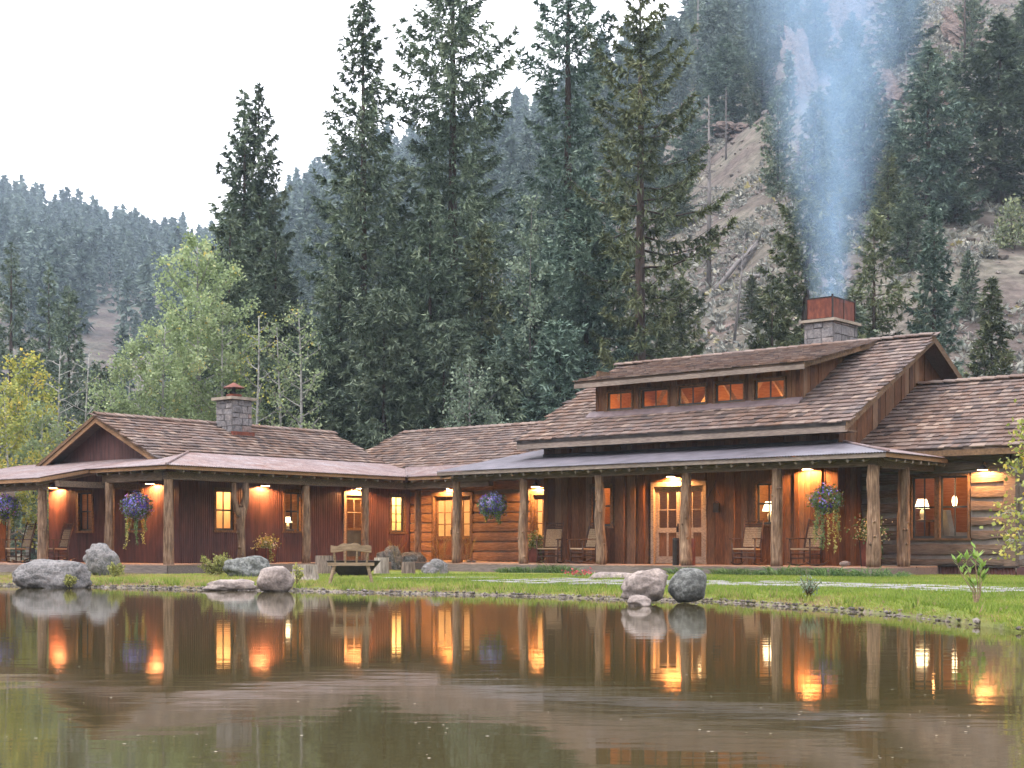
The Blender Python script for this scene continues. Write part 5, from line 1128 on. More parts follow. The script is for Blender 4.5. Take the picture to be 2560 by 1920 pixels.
# long grass clumps along the deck and red flowers by the step
rn=random.Random(9)
for k,px in enumerate((1330,1382,1415,1290,1720,1815,1850,1890,1925,1962,2030,2085,2125,2190,2240)):
    b=at_z(px,1452 if px<1800 else 1452+(px-1800)*.008,.15); u=None
    s_,_=px_on('v',-.25,px); b=BW(s_,-.25-rn.uniform(0,.35),.13); rg=np.random.default_rng(100+k); n=150; a=rg.uniform(0,6.28,n); r=rg.random(n)**.5*.22; p=np.stack([np.cos(a)*r*1.5,np.sin(a)*r*.8,np.zeros(n)],1); d=unit(np.stack([np.cos(a)*.45+rg.normal(0,.25,n),np.sin(a)*.4+rg.normal(0,.2,n),np.full(n,1.0)],1)); sd=unit(np.cross(d,rand_dirs(n,rg))); h=rn.uniform(.28,.46)
    ln=rg.uniform(.6,1.1,n)*h; m=p+d*ln[:,None]*.6; tip=p+d*ln[:,None]; tip[:,2]-=ln*.25; tip[:,:2]+=d[:,:2]*ln[:,None]*.35; w=.018
    V=np.stack([p-sd*w*.5,p+sd*w*.5,m+sd*w*.5,m-sd*w*.5],1); V2=np.stack([m-sd*w*.5,m+sd*w*.5,tip+sd*.001,tip-sd*.001],1)
    q=link('grass_clump',quads_mesh('grass_clump',np.concatenate([V,V2]),np.tile(rg.random(n),2)),'tuft_grass'); q.location=b; tag(q,'clump of long dark grass growing along the lodge deck edge','grass clump','long grass clumps along the lodge deck')
b=at_z(*Z3(865,1550),.15); rg=np.random.default_rng(4); o=empty('flower_patch',b); tag(o,'small patch of red flowers beside the stone step','flowers'); leaves('foliage',rg.normal(0,1,(220,3))*[.16,.1,.05]+[0,0,.08],.05,o,'basket_leaf',rg,up=.4); tag(leaves('blossoms',rg.normal(0,1,(120,3))*[.16,.1,.03]+[0,0,.16],.04,o,'flower_red',rg,aspect=1),kind='stuff')
# ------------------------------------------------------------------ lawn grass and shore pebbles
rg=np.random.default_rng(21); N=84000
px=rg.uniform(-200,3150,N*2); dd=rg.uniform(14.5,37,N*2); X=(px-CX)/F*dd; Y=dd
SY=np.interp(X,sx,sy); q=np.stack([X,Y],1)-OX; U=q@A2; Vv=q@B2
ok=(Y>SY+.03)&(Vv<-.03)&(U<16.45)|((Y>SY+.03)&(U>=16.45)&(Vv<-7.4))|((Y>SY+.1)&(U<-.05)&(Vv<3.0)&(Vv>=-.03))
ok&=~((U>12.0)&(Vv>-3.2)&(rg.random(N*2)<.8)) 
for o_ in pth.children:      # keep the stones clear
    bb=np.array([v.co[:2] for v in o_.data.vertices]); lo=bb.min(0)+.03; hi=bb.max(0)-.03; ok&=~((X>lo[0])&(X<hi[0])&(Y>lo[1])&(Y<hi[1]))
X,Y,SYk=X[ok][:N],Y[ok][:N],SY[ok][:N]; n=len(X)
pat=np.array([noise.fractal(Vector((x*.35,y*.6,2)),1,2,3) for x,y in zip(X,Y)])
edge=np.clip(1-(Y-SYk)/3.0,0,1); soil=np.interp(X,[-9,-6,-2],[.35,.3,0])
t=np.clip(.33+pat*.34+edge*.42+soil+rg.normal(0,.12,n),0,1)
t=np.where(rg.random(n)<.04,.95,t)
Zg=np.array([ground(x,y) for x,y in zip(X,Y)]); base=np.stack([X,Y,Zg],1)
VV=[];TT=[]
for k in range(3):
    a=rg.uniform(0,6.28,n); off=np.stack([np.cos(a)*.03,np.sin(a)*.03,np.zeros(n)],1); d=unit(np.stack([np.cos(a)*.5+rg.normal(0,.2,n),np.sin(a)*.5,np.ones(n)],1)); sd=unit(np.stack([-np.sin(a+1),np.cos(a+1),np.zeros(n)],1)); h=rg.uniform(.03,.075,n)*(1-.35*edge); p=base+off
    VV.append(np.stack([p-sd*.009,p+sd*.009,p+d*h[:,None]],1)); TT.append(np.clip(t+rg.normal(0,.08,n),0,1))
wx=[];wy=[];wh=[]
for (bx,by,rx,ry) in BOULD:
    k=int(60*rx/.5); a=rg.uniform(0,6.28,k); f=rg.uniform(.92,1.18,k); wx+=list(bx+np.cos(a)*rx*f); wy+=list(by+np.sin(a)*ry*f); wh+=list(rg.uniform(.05,.16,k))
for _ in range(150):
    cx=rg.uniform(-11,6); cy_=shore(cx)+abs(rg.normal(0,.8))+.05; k=int(rg.integers(6,22)); wx+=list(cx+rg.normal(0,.09,k)); wy+=list(cy_+rg.normal(0,.07,k)); wh+=list(rg.uniform(.06,.19,k))
wx,wy,wh=map(np.array,(wx,wy,wh)); q=np.stack([wx,wy],1)-OX; U=q@A2; Vv=q@B2; k=(wy>np.interp(wx,sx,sy)+.01)&((Vv<-.03)|(U<-.05))&((U<16.45)|(Vv<-7.4)); wx,wy,wh=wx[k],wy[k],wh[k]; n=len(wx)
base=np.stack([wx,wy,[ground(x,y) for x,y in zip(wx,wy)]],1)
for k in range(3):
    a=rg.uniform(0,6.28,n); d=unit(np.stack([np.cos(a)*.45,np.sin(a)*.45,np.ones(n)],1)); sd=unit(np.stack([-np.sin(a+1),np.cos(a+1),np.zeros(n)],1)); VV.append(np.stack([base-sd*.009,base+sd*.009,base+d*wh[:,None]],1)); TT.append(np.clip(rg.normal(.42,.25,n),0,1))
tag(link('lawn_grass',quads_mesh('lawn_grass',np.concatenate(VV),np.concatenate(TT),3),'grass'),'short green and yellowed lawn grass between pond and porches','grass',kind='stuff')
n=1900; xs=rg.uniform(-12,6.5,n); ys=np.interp(xs,sx,sy)+rg.normal(0,.10,n)*(1+1.5*(rg.random(n)<.15)); v,f=ICO2 if False else ico(1); f=np.array(f)
sc=np.abs(rg.normal(.015,.012,n))+.007; VV=[]
zs=np.array([ground(x,y) for x,y in zip(xs,ys)])
for i in range(n):
    R3=np.array(Matrix.Rotation(rg.uniform(0,6.28),3,'Z')); q=(v*[1,.75,.55]*sc[i]*(1+rg.normal(0,.12,(len(v),1))))@R3.T+[xs[i],ys[i],max(-.005,zs[i])+sc[i]*.2]; VV.append(q[f])
tag(link('shore_pebbles',quads_mesh('shore_pebbles',np.concatenate(VV),np.repeat(rg.random(n),len(f)),3),'pebble'),'grey pebbles and gravel along the pond edge','gravel',kind='stuff')
# gravel patch round the fire bowl
# ------------------------------------------------------------------ trees
def hit(px,py,d0=56,d1=720):
    """where the line of sight through a pixel meets the hillside"""
    d=d0
    while d<d1:
        x=(px-CX)/F*d; z=CAMZ+(HY-py)/F*d
        if ground(x,d,False)>=z: return Vector((x,d,ground(x,d)))
        d*=1.01
    x=(px-CX)/F*d1; return Vector((x,d1,ground(x,d1)))
def conifer_arrays(seed,h,r,cb=.1,nb=120,dens=26,sl=.34,shape='cone',droop=.25,up=.25,hang=.35,gap=.0,sub=True,wid=.30,fan=.34,pe=.75,m=8,tri=True):
    rg=np.random.default_rng(seed); P=[];D=[];S=[];LN=[];T=[]; br=[]
    az=rg.uniform(0,6.28)
    for i in range(nb):
        t=(i+rg.uniform(-.4,.4))/nb; t=min(.995,max(0,t)); z=h*(cb+(1-cb)*t**.92)
        if rg.random()<gap: continue
        if shape=='cone': pr=(1-t)**pe
        elif shape=='narrow': pr=min(1,(1-t)*2.6)**.8*(.82+.18*math.cos(t*17+seed))
        elif shape=='bush': pr=math.sqrt(max(.02,1-(t*1.02)**2.2))*(.85+.15*math.sin(t*11+seed))
        else: pr=min(1,(1-t)*1.9)**.85*(.62+.38*abs(math.sin(t*9+seed)))
        az+=2.4+rg.uniform(-.5,.5); ln=max(.12,r*pr*rg.uniform(.62,1.1)); e=math.radians(38*t**1.5-12*(1-t)+rg.uniform(-8,8))
        o=np.array([math.cos(az),math.sin(az),0.]); sd=np.array([-o[1],o[0],0.]); bt=np.clip(rg.normal(.45,.16),.05,.95)
        def curve(q): 
            return np.stack([o[0]*ln*q*math.cos(e),o[1]*ln*q*math.cos(e),z+ln*(math.sin(e)*q-droop*q*(1-q*.5)+up*q**2.5)],-1)
        br.append((curve(np.array([0,.35,.7,1.0])),max(.012,.028*ln/2)))
        nw=max(3,int(ln*dens/m)); q=np.clip(rg.uniform(0,1,nw)**.75,.05,1.0); sg=np.where(rg.random(nw)<.5,-1.,1.)
        td=o*rg.uniform(.45,1.1,nw)[:,None]+sd*(sg*rg.uniform(.25,1.2,nw))[:,None]+np.array([0,0,1.])*rg.uniform(-.35,.22,nw)[:,None]
        hg=rg.random(nw)<hang; td[hg]=td[hg]*.4+np.array([0,0,-.9]); td=unit(td)
        tl=(fan*ln*(1.05-q)+.16)*rg.uniform(.45,1.0,nw); tl[hg]*=.6; b0=curve(q); tt=np.clip(bt+rg.normal(0,.12,nw),0,1)
        u=rg.uniform(0,1,(nw,m)); c=b0[:,None]+td[:,None]*(tl[:,None]*u)[...,None]; c[...,2]-=.22*tl[:,None]*u*u
        d=unit(td[:,None]+rg.normal(0,.5,(nw,m,3))).reshape(-1,3); n=nw*m
        P.append(c.reshape(-1,3)); D.append(d); S.append(unit(np.cross(d,unit(rg.normal(0,.6,(n,3))+[0,0,1.])))); LN.append(sl*rg.uniform(.55,1.25,n)); T.append(np.clip((tt[:,None]+.22*(u-.4)).ravel()+rg.normal(0,.06,n),0,1))
    n=max(12,int(h*3)); zt=rg.uniform(.93,1.0,n)*h; P.append(np.stack([np.zeros(n),np.zeros(n),zt],1)); a=rg.uniform(0,6.28,n); d=unit(np.stack([np.cos(a),np.sin(a),np.full(n,1.1)],1)); D.append(d); S.append(unit(np.cross(d,rand_dirs(n,rg)))); LN.append(np.full(n,sl*.7)); T.append(np.full(n,.5))
    P,D,S,LN,T=map(np.concatenate,(P,D,S,LN,T))
    if tri: w=(LN*wid*.5)[:,None]; return np.stack([P-S*w,P+S*w,P+D*LN[:,None]],1),T,br
    return diamonds(P,D,S,LN,LN*wid),T,br
def trunk_mesh(h,r0,br,seed,bend=.15,nlimb=60):
    rg=random.Random(seed); mb=MB(); pts=[];rad=[]
    for k in range(11):
        t=k/10; pts.append((bend*t*(1-t)*fbm((t*2,seed,0),2),bend*t*(1-t)*fbm((t*2,seed,4),2),h*t*.985-.4*(t==0))); rad.append(max(.015,r0*(1-t)**.85*(1.25 if k==0 else 1)))
    mb.tube(pts,rad,9,rough=.08,rnd=rg)
    for c,rr_ in br[:nlimb]: mb.tube([tuple(p) for p in c],[rr_,rr_*.7,rr_*.4,rr_*.15],4,cap=False)
    return mb.mesh('trunk')
def place_tree(name,tm,cm,loc,sc,rz,label,group,bark,leaf,lean=0,cat='tree'):
    o=empty(name,loc,rz); o.rotation_euler=(0,lean,rz) if not lean else (0,lean,0); o.scale=(sc,sc,sc); tag(o,label,cat,group)
    link('trunk',tm,bark,o,smooth=True); link('crown',cm,leaf,o); return o
def hero(px,d,top,r,label,seed,mat='spruce',lean=0,**kw):
    x=(px-CX)/F*d; zg=ground(x,d); h=CAMZ+(HY-top)/F*d-zg
    kw['dens']=kw.get('dens',30)*4.2; kw['nb']=int(kw.get('nb',120)*1.3); kw.setdefault('fan',.48); kw.setdefault('hang',.24); kw.setdefault('pe',.68); V,T,br=conifer_arrays(seed,h,r*1.32,sl=.25,wid=.34,m=10,**kw); tm=trunk_mesh(h,.012*h+.03,br,seed); cm=quads_mesh('crown',V,T,3)
    place_tree('conifer_tree',tm,cm,(x,d,zg-.1),1,0,label,'tall conifers behind the buildings','bark',mat,lean)
hero(612,67,222,2.6,'left spruce of a pair with twin spires behind the pale green aspens',1,'spruce',nb=150,dens=30,droop=.2)
hero(647,67.5,205,2.6,'right spruce of a pair with twin spires behind the pale green aspens',2,'spruce',nb=150,dens=30,droop=.2)
hero(575,62,500,2.4,'bushy mid height fir in front of the twin spired spruces',3,'spruce',nb=120,dens=30,shape='irr',cb=.05)
hero(690,64,560,2.2,'soft drooping fir right of the twin spired spruces',4,'spruce',nb=110,dens=30,shape='irr',cb=.05,droop=.35)
hero(908,62,-25,2.9,'tall narrow spruce with its pointed tip standing against white sky',5,'spruce',nb=190,dens=30,cb=.12,gap=.08,droop=.22,up=.32)
hero(850,60,640,2.3,'dark bushy fir at the foot of the tall pointed spruce',6,'spruce',nb=110,dens=30,shape='irr',cb=.03)
hero(1132,64,-260,2.75,'broad tall spruce, thickest of the tall group behind the log cabin',7,'spruce',nb=210,dens=32,shape='narrow',cb=.1,droop=.28,up=.25)
hero(1075,60,470,2.6,'dense dark fir left of the broad tall spruce',8,'spruce',nb=150,dens=32,shape='irr',cb=.02,droop=.3)
hero(1205,61,560,2.1,'dark fir right of the broad tall spruce with trunk showing',9,'olive_fir',nb=110,dens=28,shape='irr',cb=.1,droop=.3)
hero(960,57,720,2.6,'low dark fir above the shingle roofs meeting corner',10,'spruce',nb=120,dens=32,shape='bush',cb=.02)
hero(1110,56,800,2.3,'low dark fir behind the grey green leafy tree',11,'spruce',nb=100,dens=32,shape='bush',cb=.02)
hero(800,58,830,2.0,'low dark fir behind the slim white trunked birch',12,'spruce',nb=90,dens=30,shape='bush',cb=.02)
hero(1420,67,-230,2.2,'tall blue green fir with rounded boughs left of the ragged fir',13,'blue_spruce',nb=190,dens=30,shape='narrow',cb=.15,droop=.1,up=.2,hang=.15,gap=.06)
hero(1465,60,440,2.9,'broad bushy blue green fir behind the lodge dormer roof',14,'blue_spruce',nb=170,dens=34,shape='irr',cb=.02,droop=.1,up=.25,hang=.1)
hero(1335,58,660,2.2,'bushy blue green fir beside the lodge roof left slope',15,'blue_spruce',nb=130,dens=34,shape='irr',cb=.02,droop=.1,up=.25,hang=.1)
hero(1400,56,800,1.9,'low blue green fir directly behind the dormer roof',16,'blue_spruce',nb=100,dens=34,shape='bush',cb=.02,droop=.1,hang=.1)
hero(1600,58,-130,3.0,'ragged olive fir with long upswept boughs and dark trunk',17,'olive_fir',nb=84,dens=40,shape='irr',cb=.22,droop=.3,up=.42,hang=.3,gap=.12,fan=.2)
hero(1700,70,690,1.6,'small olive fir at the hill foot right of the ragged fir',18,'olive_fir',nb=80,dens=30,shape='bush',cb=.03)
hero(1640,66,760,1.7,'low olive green fir behind the dormer, right of the dark trunk',19,'olive_fir',nb=80,dens=30,shape='bush',cb=.03)
hero(1985,62,215,2.3,'leaning green fir close left of the smoking chimney',20,'olive_fir',lean=.055,nb=150,dens=32,shape='cone',cb=.05,droop=.15,up=.3,hang=.15)
hero(1930,60,700,1.6,'low fir at the foot of the leaning fir beside the chimney',21,'olive_fir',nb=80,dens=30,shape='bush',cb=.02)
hero(2185,68,520,1.7,'scraggly olive fir right of the smoking chimney',22,'olive_fir',nb=70,dens=34,shape='irr',cb=.2,gap=.2)
hero(2140,64,760,1.3,'low green fir just right of the chimney stone',23,'spruce',nb=60,dens=30,shape='bush',cb=.02)
hero(2335,66,500,1.35,'neat cone shaped spruce behind the lodge gable peak',24,'blue_spruce',nb=120,dens=34,shape='cone',cb=.03,droop=.1,hang=.1)
hero(2480,60,690,1.25,'pale green cone shaped spruce behind the log wing roof',25,'olive_fir',nb=110,dens=34,shape='cone',cb=.02,droop=.1,hang=.1)
hero(28,95,600,2.6,'dark spruce with open tiers, tallest of three beyond the yellow aspens',26,'spruce',nb=90,dens=34,cb=.05,gap=.05)
hero(122,97,652,2.1,'slim dark spruce beside the dense juniper, middle of three',27,'spruce',nb=80,dens=34,cb=.05)
hero(172,88,712,1.8,'dense dark juniper shaped conifer behind the bare white branches',28,'spruce',nb=110,dens=40,shape='bush',cb=.02)
hero(80,80,850,2.2,'low dark fir filling the gap behind the yellow aspens',29,'spruce',nb=80,dens=30,shape='bush',cb=.02)
hero(250,75,900,2.0,'low dark fir behind the bare white branches and cabin ridge',30,'spruce',nb=80,dens=30,shape='bush',cb=.02)
hero(700,60,900,1.9,'low dark fir behind the cabin stone chimney',31,'spruce',nb=80,dens=30,shape='bush',cb=.02)
hero(1250,57,880,1.8,'low dark fir behind the log cabin ridge by the lodge roof',32,'spruce',nb=80,dens=30,shape='bush',cb=.02)
# hillside trees on the right, each standing where its foot shows on the slope
MID=[]
for k,(sh,mt,kw) in enumerate((('irr','spruce',{}),('cone','spruce',{}),('irr','blue_spruce',dict(droop=.1)),('cone','olive_fir',{}),('narrow','spruce',dict(gap=.2)))):
    V,T,br=conifer_arrays(200+k,14,3.0,cb=.05,nb=140,dens=85,sl=.36,shape=sh,wid=.36,fan=.5,**kw); MID.append((trunk_mesh(14,.2,br,200+k,nlimb=30),quads_mesh('crown',V,T,3),mt))
for m_ in MID: pass
HS=[(2500,505,25,0,'broad dark fir high on the bare slope beyond the log wing roof',1.25),(2320,560,105,2,'bluish fir on the slope right of the smoke plume',1.0),(2160,560,150,2,'fir half veiled by the smoke plume on its log wing side',.9),(1815,365,110,2,'wide bluish fir on the slope left of the smoke plume',1.3),(1748,230,-10,4,'thin skyline pine above the left end of the bare slope',.6),(1690,260,60,1,'skyline fir left of the thin skyline pine',.9),(1905,330,130,0,'fir on the slope veiled by the smoke on its ragged fir side',1.0),(1960,190,-40,1,'skyline fir rising inside the smoke',.9),(1870,240,40,1,'small skyline fir left of the smoke top',.9),(1640,330,90,0,'fir on the slope behind the ragged fir',1.0),(2430,180,-60,4,'sparse pine beside the pink cliff high on the slope',.7),(2250,230,-60,0,'fir among the cliffs right of the smoke top',1.0),(2090,420,200,4,'thin fir standing inside the smoke plume',.8),(1945,520,230,4,'thin grey fir on the bare slope left of the leaning fir',.7),(1720,480,260,2,'bluish fir on the slope beside the grey snag',1.0),(1560,560,300,0,'fir on the slope showing through the ragged fir',1.0),(1520,420,180,1,'distant fir between the two tall firs',1.0),(2560,330,20,0,'dark fir high on the slope beyond the broad dark fir',1.2),(2390,330,170,1,'small fir above the grey rock outcrop',1.0),(2240,440,270,2,'small bluish fir below the pink cliffs',1.0),(2390,560,330,1,'dark fir left of the broad dark fir on the slope',1.1),(2270,700,480,0,'green fir on the slope behind the scraggly olive fir',1.1),(2080,640,420,2,'bluish fir seen through the middle of the plume',1.1),(2220,620,380,3,'olive fir just right of the plume edge',1.0),(2420,820,640,1,'dark young fir between the two cone shaped spruces',1.0),(1690,620,420,0,'dark fir on the slope left of the tall grey snag',1.1),(1640,520,330,2,'bluish fir on the slope under the wide bluish fir',1.1),(2130,330,90,2,'bluish fir at the plume top among the cliffs',1.1),(2040,250,-20,1,'skyline fir at the plume top',1.0),(2300,880,760,3,'low olive fir beside the lodge gable peak',1.3),(1880,830,700,3,'low olive fir left of the leaning fir foot',1.3)]
for px,pb,pt,mi,lb,ws in HS:
    b=hit(px,pb); h=(pb-pt)/F*b.y; tm,cm,mt=MID[mi]; o=place_tree('hillside_fir',tm,cm,b-Vector((0,0,.3)),h/14,R.uniform(0,6),lb,'firs on the right hillside','bark',mt); o.scale=(h/14*ws*1.35,h/14*ws*1.35,h/14)
# dead grey snags
def snag(px,pb,pt,label,seed,nb=40,mat='dead_bark',lean=0,blen=.09,name='dead_tree'):
    b=hit(px,pb); h=(pb-pt)/F*b.y; rg=random.Random(seed); mb=MB(); mb.tube([(0,0,-.3),(.02*h*.2,0,h*.5),(0,0,h)],[.014*h,.010*h,.002*h],8); o=empty(name,b); o.rotation_euler=(0,lean,rg.uniform(0,6) if not lean else 0); tag(o,label,'dead tree','dead grey trees on the slope'); mb.build('trunk',mat,o,smooth=True); mb=MB()
    for k in range(nb):
        t=rg.uniform(.15,.97); a=rg.uniform(0,6.28); l=h*blen*(1.15-t)*rg.uniform(.5,1.6); p=Vector((0,0,h*t)); e=Vector((math.cos(a),math.sin(a),rg.uniform(-.3,.35))); mb.tube([p,p+e*l*.5+Vector((0,0,-.04*l)),p+e*l],[.0035*h,.0025*h,.001*h],4,cap=False)
        for _ in range(2):
            q=p+e*l*rg.uniform(.4,.9); e2=(e+Vector((rg.gauss(0,.6),rg.gauss(0,.6),rg.gauss(0,.4)))).normalized(); mb.tube([q,q+e2*l*.35],[.0018*h,.0007*h],3,cap=False)
    mb.build('branches',mat,o)
snag(1772,735,250,'tall bare grey snag with short twigs on the slope left of the plume',1,70); snag(1835,880,600,'leaning bare grey snag behind the dormer roof ridge',2,50,lean=.10); snag(1815,470,290,'thin grey snag beside the wide bluish fir',3,40); snag(2265,430,130,'pale twin stemmed bare tree right of the plume',4,70,blen=.14); snag(2100,700,520,'bare white stems inside the lower smoke plume',5,50,blen=.16); snag(1745,240,-30,'bare spiked snag on the skyline',6,30); snag(2155,800,640,'bare bushy grey tree right of the chimney hood',7,110,blen=.3); snag(2412,190,-60,'dark burnt snag high on the slope beside the pink cliff',8,16,mat='bark')
# ------------------------------------------------------------------ broadleaf trees
def broadleaf(px,d,top,rw,label,seed,leaf='aspen_leaf',nl=9000,nbr=22,base=.28,ls=.12,bark='aspen_bark',lean=0,tr=.055,trunkr=None,spread=1.0,bot=None,zoff=0,cat='tree',name='aspen_tree',up=.8,curl=0):
    x=(px-CX)/F*d; zg=ground(x,d)+zoff; h=CAMZ+(HY-top)/F*d-zg; rg=np.random.default_rng(seed); mb=MB(); tips=[]
    def tp(t): return np.array([lean*t*h+.12*math.sin(t*4+seed)*t,.1*math.sin(t*5+seed*2)*t,h*t])
    r0=trunkr or .011*h
    mb.tube([tuple(tp(t)) for t in np.linspace(0,.97,9)],[max(.008,r0*(1-t*.9)) for t in np.linspace(0,.97,9)],8)
    for k in range(nbr):
        t=base+(.97-base)*(k+rg.random())/nbr; a=k*2.4+rg.uniform(-.4,.4); pr=math.sin(min(1,(1.02-t)/(1.02-base)*1.1)*PI*.62)**.8; l=rw*pr*rg.uniform(.7,1.15)+.1
        o=np.array([math.cos(a),math.sin(a),0]); p0=tp(t); f=lambda q:p0+o*l*q+np.array([0,0,up*l*(q**1.4-curl*q**3)])
        mb.tube([tuple(f(q)) for q in (0,.33,.66,1)],[r0*.42*(1-t*.5),r0*.3*(1-t*.5),r0*.18*(1-t*.4),.004],5,cap=False)
        for j in range(5):
            q0=rg.uniform(.25,.95); p1=f(q0); dr=unit(np.array([o*.6+rg.normal(0,.55,3)+[0,0,.5]]))[0]; l2=l*.42*rg.uniform(.5,1.1); p2=p1+dr*l2*.6+np.array([0,0,.1*l2]); p3=p1+dr*l2+(np.array([0,0,-curl*.4*l2]) if curl else 0)
            mb.tube([tuple(p1),tuple(p2),tuple(p3)],[.012,.007,.003],4,cap=False)
            tips.append((p1,p3,l2))
    o=empty(name,(x,d,zg)); tag(o,label,cat,'broadleaf trees behind the cabin'); mb.build('trunk',bark,o,smooth=True)
    if nl:
        w=np.array([t[2] for t in tips])+.1; cnt=rg.multinomial(nl,w/w.sum()); ps=[];ts=[]
        for (a,b,l2),n in zip(tips,cnt):
            q=rg.random((n,1)); ps.append(a+(b-a)*q*1.1+rg.normal(0,1,(n,3))*(.10+.10*l2)); ts.append(np.clip(rg.normal(.45,.2)+rg.normal(0,.16,n),0,.93+.07*(rg.random(n)<.5)))
        leaves('crown',np.concatenate(ps),ls,o,leaf,rg,tint=np.concatenate(ts),aspect=.8)
broadleaf(500,57,590,2.2,'large pale green aspen, tallest behind the metal cabin',1,nl=15000,nbr=38,base=.22,ls=.125)
broadleaf(560,55,760,1.3,'pale green aspen right of the tallest aspen',2,nl=5500,nbr=20,base=.3,ls=.11)
broadleaf(410,54,800,1.4,'pale green aspen above the cabin ridge, left of the tallest one',3,nl=6500,nbr=22,base=.3,ls=.11)
broadleaf(320,53,850,1.3,'light green aspen right of the bare white branches',4,nl=5500,nbr=20,base=.25,ls=.105)
broadleaf(270,52,960,.9,'small light green aspen close behind the cabin roof slope',5,nl=2500,nbr=14,base=.3,ls=.10)
broadleaf(70,52,880,1.2,'yellowing aspen rising behind the end of the cabin porch roof',6,'yellow_leaf',nl=3600,nbr=20,base=.2,ls=.12)
broadleaf(20,48,960,1.1,'yellow green aspen behind the blue and pink hanging basket',7,'yellow_leaf',nl=3600,nbr=20,base=.15,ls=.11)
broadleaf(110,50,1010,.9,'light green young aspen seen under the porch roof end',8,'aspen_leaf',nl=3500,nbr=18,base=.1,ls=.10)
broadleaf(150,54,860,1.0,'bare white branched aspen with curling twigs behind the porch',9,nl=0,nbr=20,base=.3,curl=.5)
broadleaf(215,53,870,1.0,'bare white branched aspen left of the cabin roof peak',10,nl=120,nbr=20,base=.3,curl=.45)
broadleaf(640,54,770,.9,'slim aspen with a few yellow leaves right of the cabin chimney',11,'yellow_leaf',nl=380,nbr=20,base=.25,curl=.2,ls=.1)
broadleaf(748,54,755,1.0,'slim white trunked birch with sparse pale green leaves',12,nl=1300,nbr=24,base=.35,ls=.11,curl=.2)
broadleaf(700,55,800,.9,'thin pale green aspen left of the slim birch',13,nl=800,nbr=16,base=.4,ls=.11)
broadleaf(1180,53,905,1.25,'grey green leafy tree rising above the log cabin ridge',14,'grey_leaf',nl=4500,nbr=24,base=.2,ls=.11,bark='dead_bark')
broadleaf(1330,57,470,1.0,'tall thin pale green tree between the two tall spruce groups',15,'grey_leaf',nl=4200,nbr=30,base=.25,ls=.13,bark='dead_bark',trunkr=.06)
broadleaf(2640,26,930,.75,'leafy yellow green tree with branches hanging before the log wing',16,'yellow_leaf',nl=2600,nbr=20,base=.2,ls=.085,zoff=0,up=-.15)
# juniper bushes on the slope
for k,(px,pb,w,h,lb,mt) in enumerate(((2535,640,100,120,'rounded olive juniper bush on the open slope above the log wing','olive_fir'),(2425,690,50,28,'low brown bush on the slope below the olive juniper','sage'),(1875,610,50,30,'low yellow brown bush on the bare slope left of the leaning fir','sage'),(2330,215,60,35,'low olive bush on the rocky slope near the cliffs','olive_fir'),(2470,665,44,30,'low dark bush beside the olive juniper','sage'),(2380,960,60,40,'grey green bush above the log wing roof ridge','grey_leaf'))):
    b=hit(px,pb); s_=b.y/F; W=w*s_; H_=h*s_; rg=np.random.default_rng(300+k); n=1500; d=rand_dirs(n,rg); d[:,2]=np.abs(d[:,2]); p=d*[W/2,W/2,H_]*(rg.uniform(.4,1,n)**.5)[:,None]*(1+.2*np.sin(d[:,0]*6+d[:,1]*5))[:,None]; o=empty('hillside_bush',b); tag(o,lb,'bush'); leaves('foliage',p,.3 if mt=='olive_fir' else .2,o,mt,rg,up=.5,aspect=.4)
    mb=MB(); [mb.tube([(0,0,-.1),(math.cos(a)*W*.2,math.sin(a)*W*.2,H_*.6)],[.05,.02],5) for a in (0,2,4)]; mb.build('stems','bark',o)
# ------------------------------------------------------------------ far forest
FAR=[];LOW=[]
for k in range(6):
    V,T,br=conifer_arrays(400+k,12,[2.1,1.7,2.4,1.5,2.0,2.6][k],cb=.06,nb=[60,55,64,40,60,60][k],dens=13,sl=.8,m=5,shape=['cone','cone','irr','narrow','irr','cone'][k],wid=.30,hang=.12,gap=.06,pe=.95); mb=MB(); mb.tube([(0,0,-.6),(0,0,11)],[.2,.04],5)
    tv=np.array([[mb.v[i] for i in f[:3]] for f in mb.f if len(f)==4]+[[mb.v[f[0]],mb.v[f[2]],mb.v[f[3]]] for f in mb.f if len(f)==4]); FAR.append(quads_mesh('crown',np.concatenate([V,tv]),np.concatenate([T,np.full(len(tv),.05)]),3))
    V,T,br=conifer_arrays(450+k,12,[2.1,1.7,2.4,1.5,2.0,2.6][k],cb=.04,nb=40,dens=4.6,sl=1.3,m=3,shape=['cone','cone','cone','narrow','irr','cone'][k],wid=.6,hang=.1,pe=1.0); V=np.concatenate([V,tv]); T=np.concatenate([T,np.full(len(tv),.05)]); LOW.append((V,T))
rg=np.random.default_rng(77); pts=[]
tries=0
while len(pts)<1950 and tries<40000:
    tries+=1; px=rg.uniform(-80,2000); dd=math.sqrt(rg.uniform(75**2,680**2)); d0=float(np.interp(px,HP,HD0)); d1=float(np.interp(px,HP,HD1))
    if dd<d0+6 or dd>d1+12: continue
    x=(px-CX)/F*dd; z=ground(x,dd); py=HY-(z-CAMZ)/dd*F
    dn=1.0
    if px>1650: dn=.75 if py<330 else .03
    elif px>1480: dn=.9 if py<420 else .35
    c=fbm((x*.02,dd*.02,1),3)
    if px<560: dn*=.6+1.4*c
    else: dn*=.8+.9*c
    if rg.random()>dn: continue
    pts.append((dd,px,py,x,z))
for _ in range(260):
    px=rg.uniform(-60,1960); d1=float(np.interp(px,HP,HD1)); dd=d1*rg.uniform(.97,1.03); x=(px-CX)/F*dd; z=ground(x,dd); pts.append((dd,px,HY-(z-CAMZ)/dd*F,x,z+rg.uniform(0,2.5)))
pts.sort()
vis=[p for p in pts if -40<p[1]<1960 and p[2]>-40]
chosen=set(id(p) for p in vis[:280]); Vs=[];Ts=[]
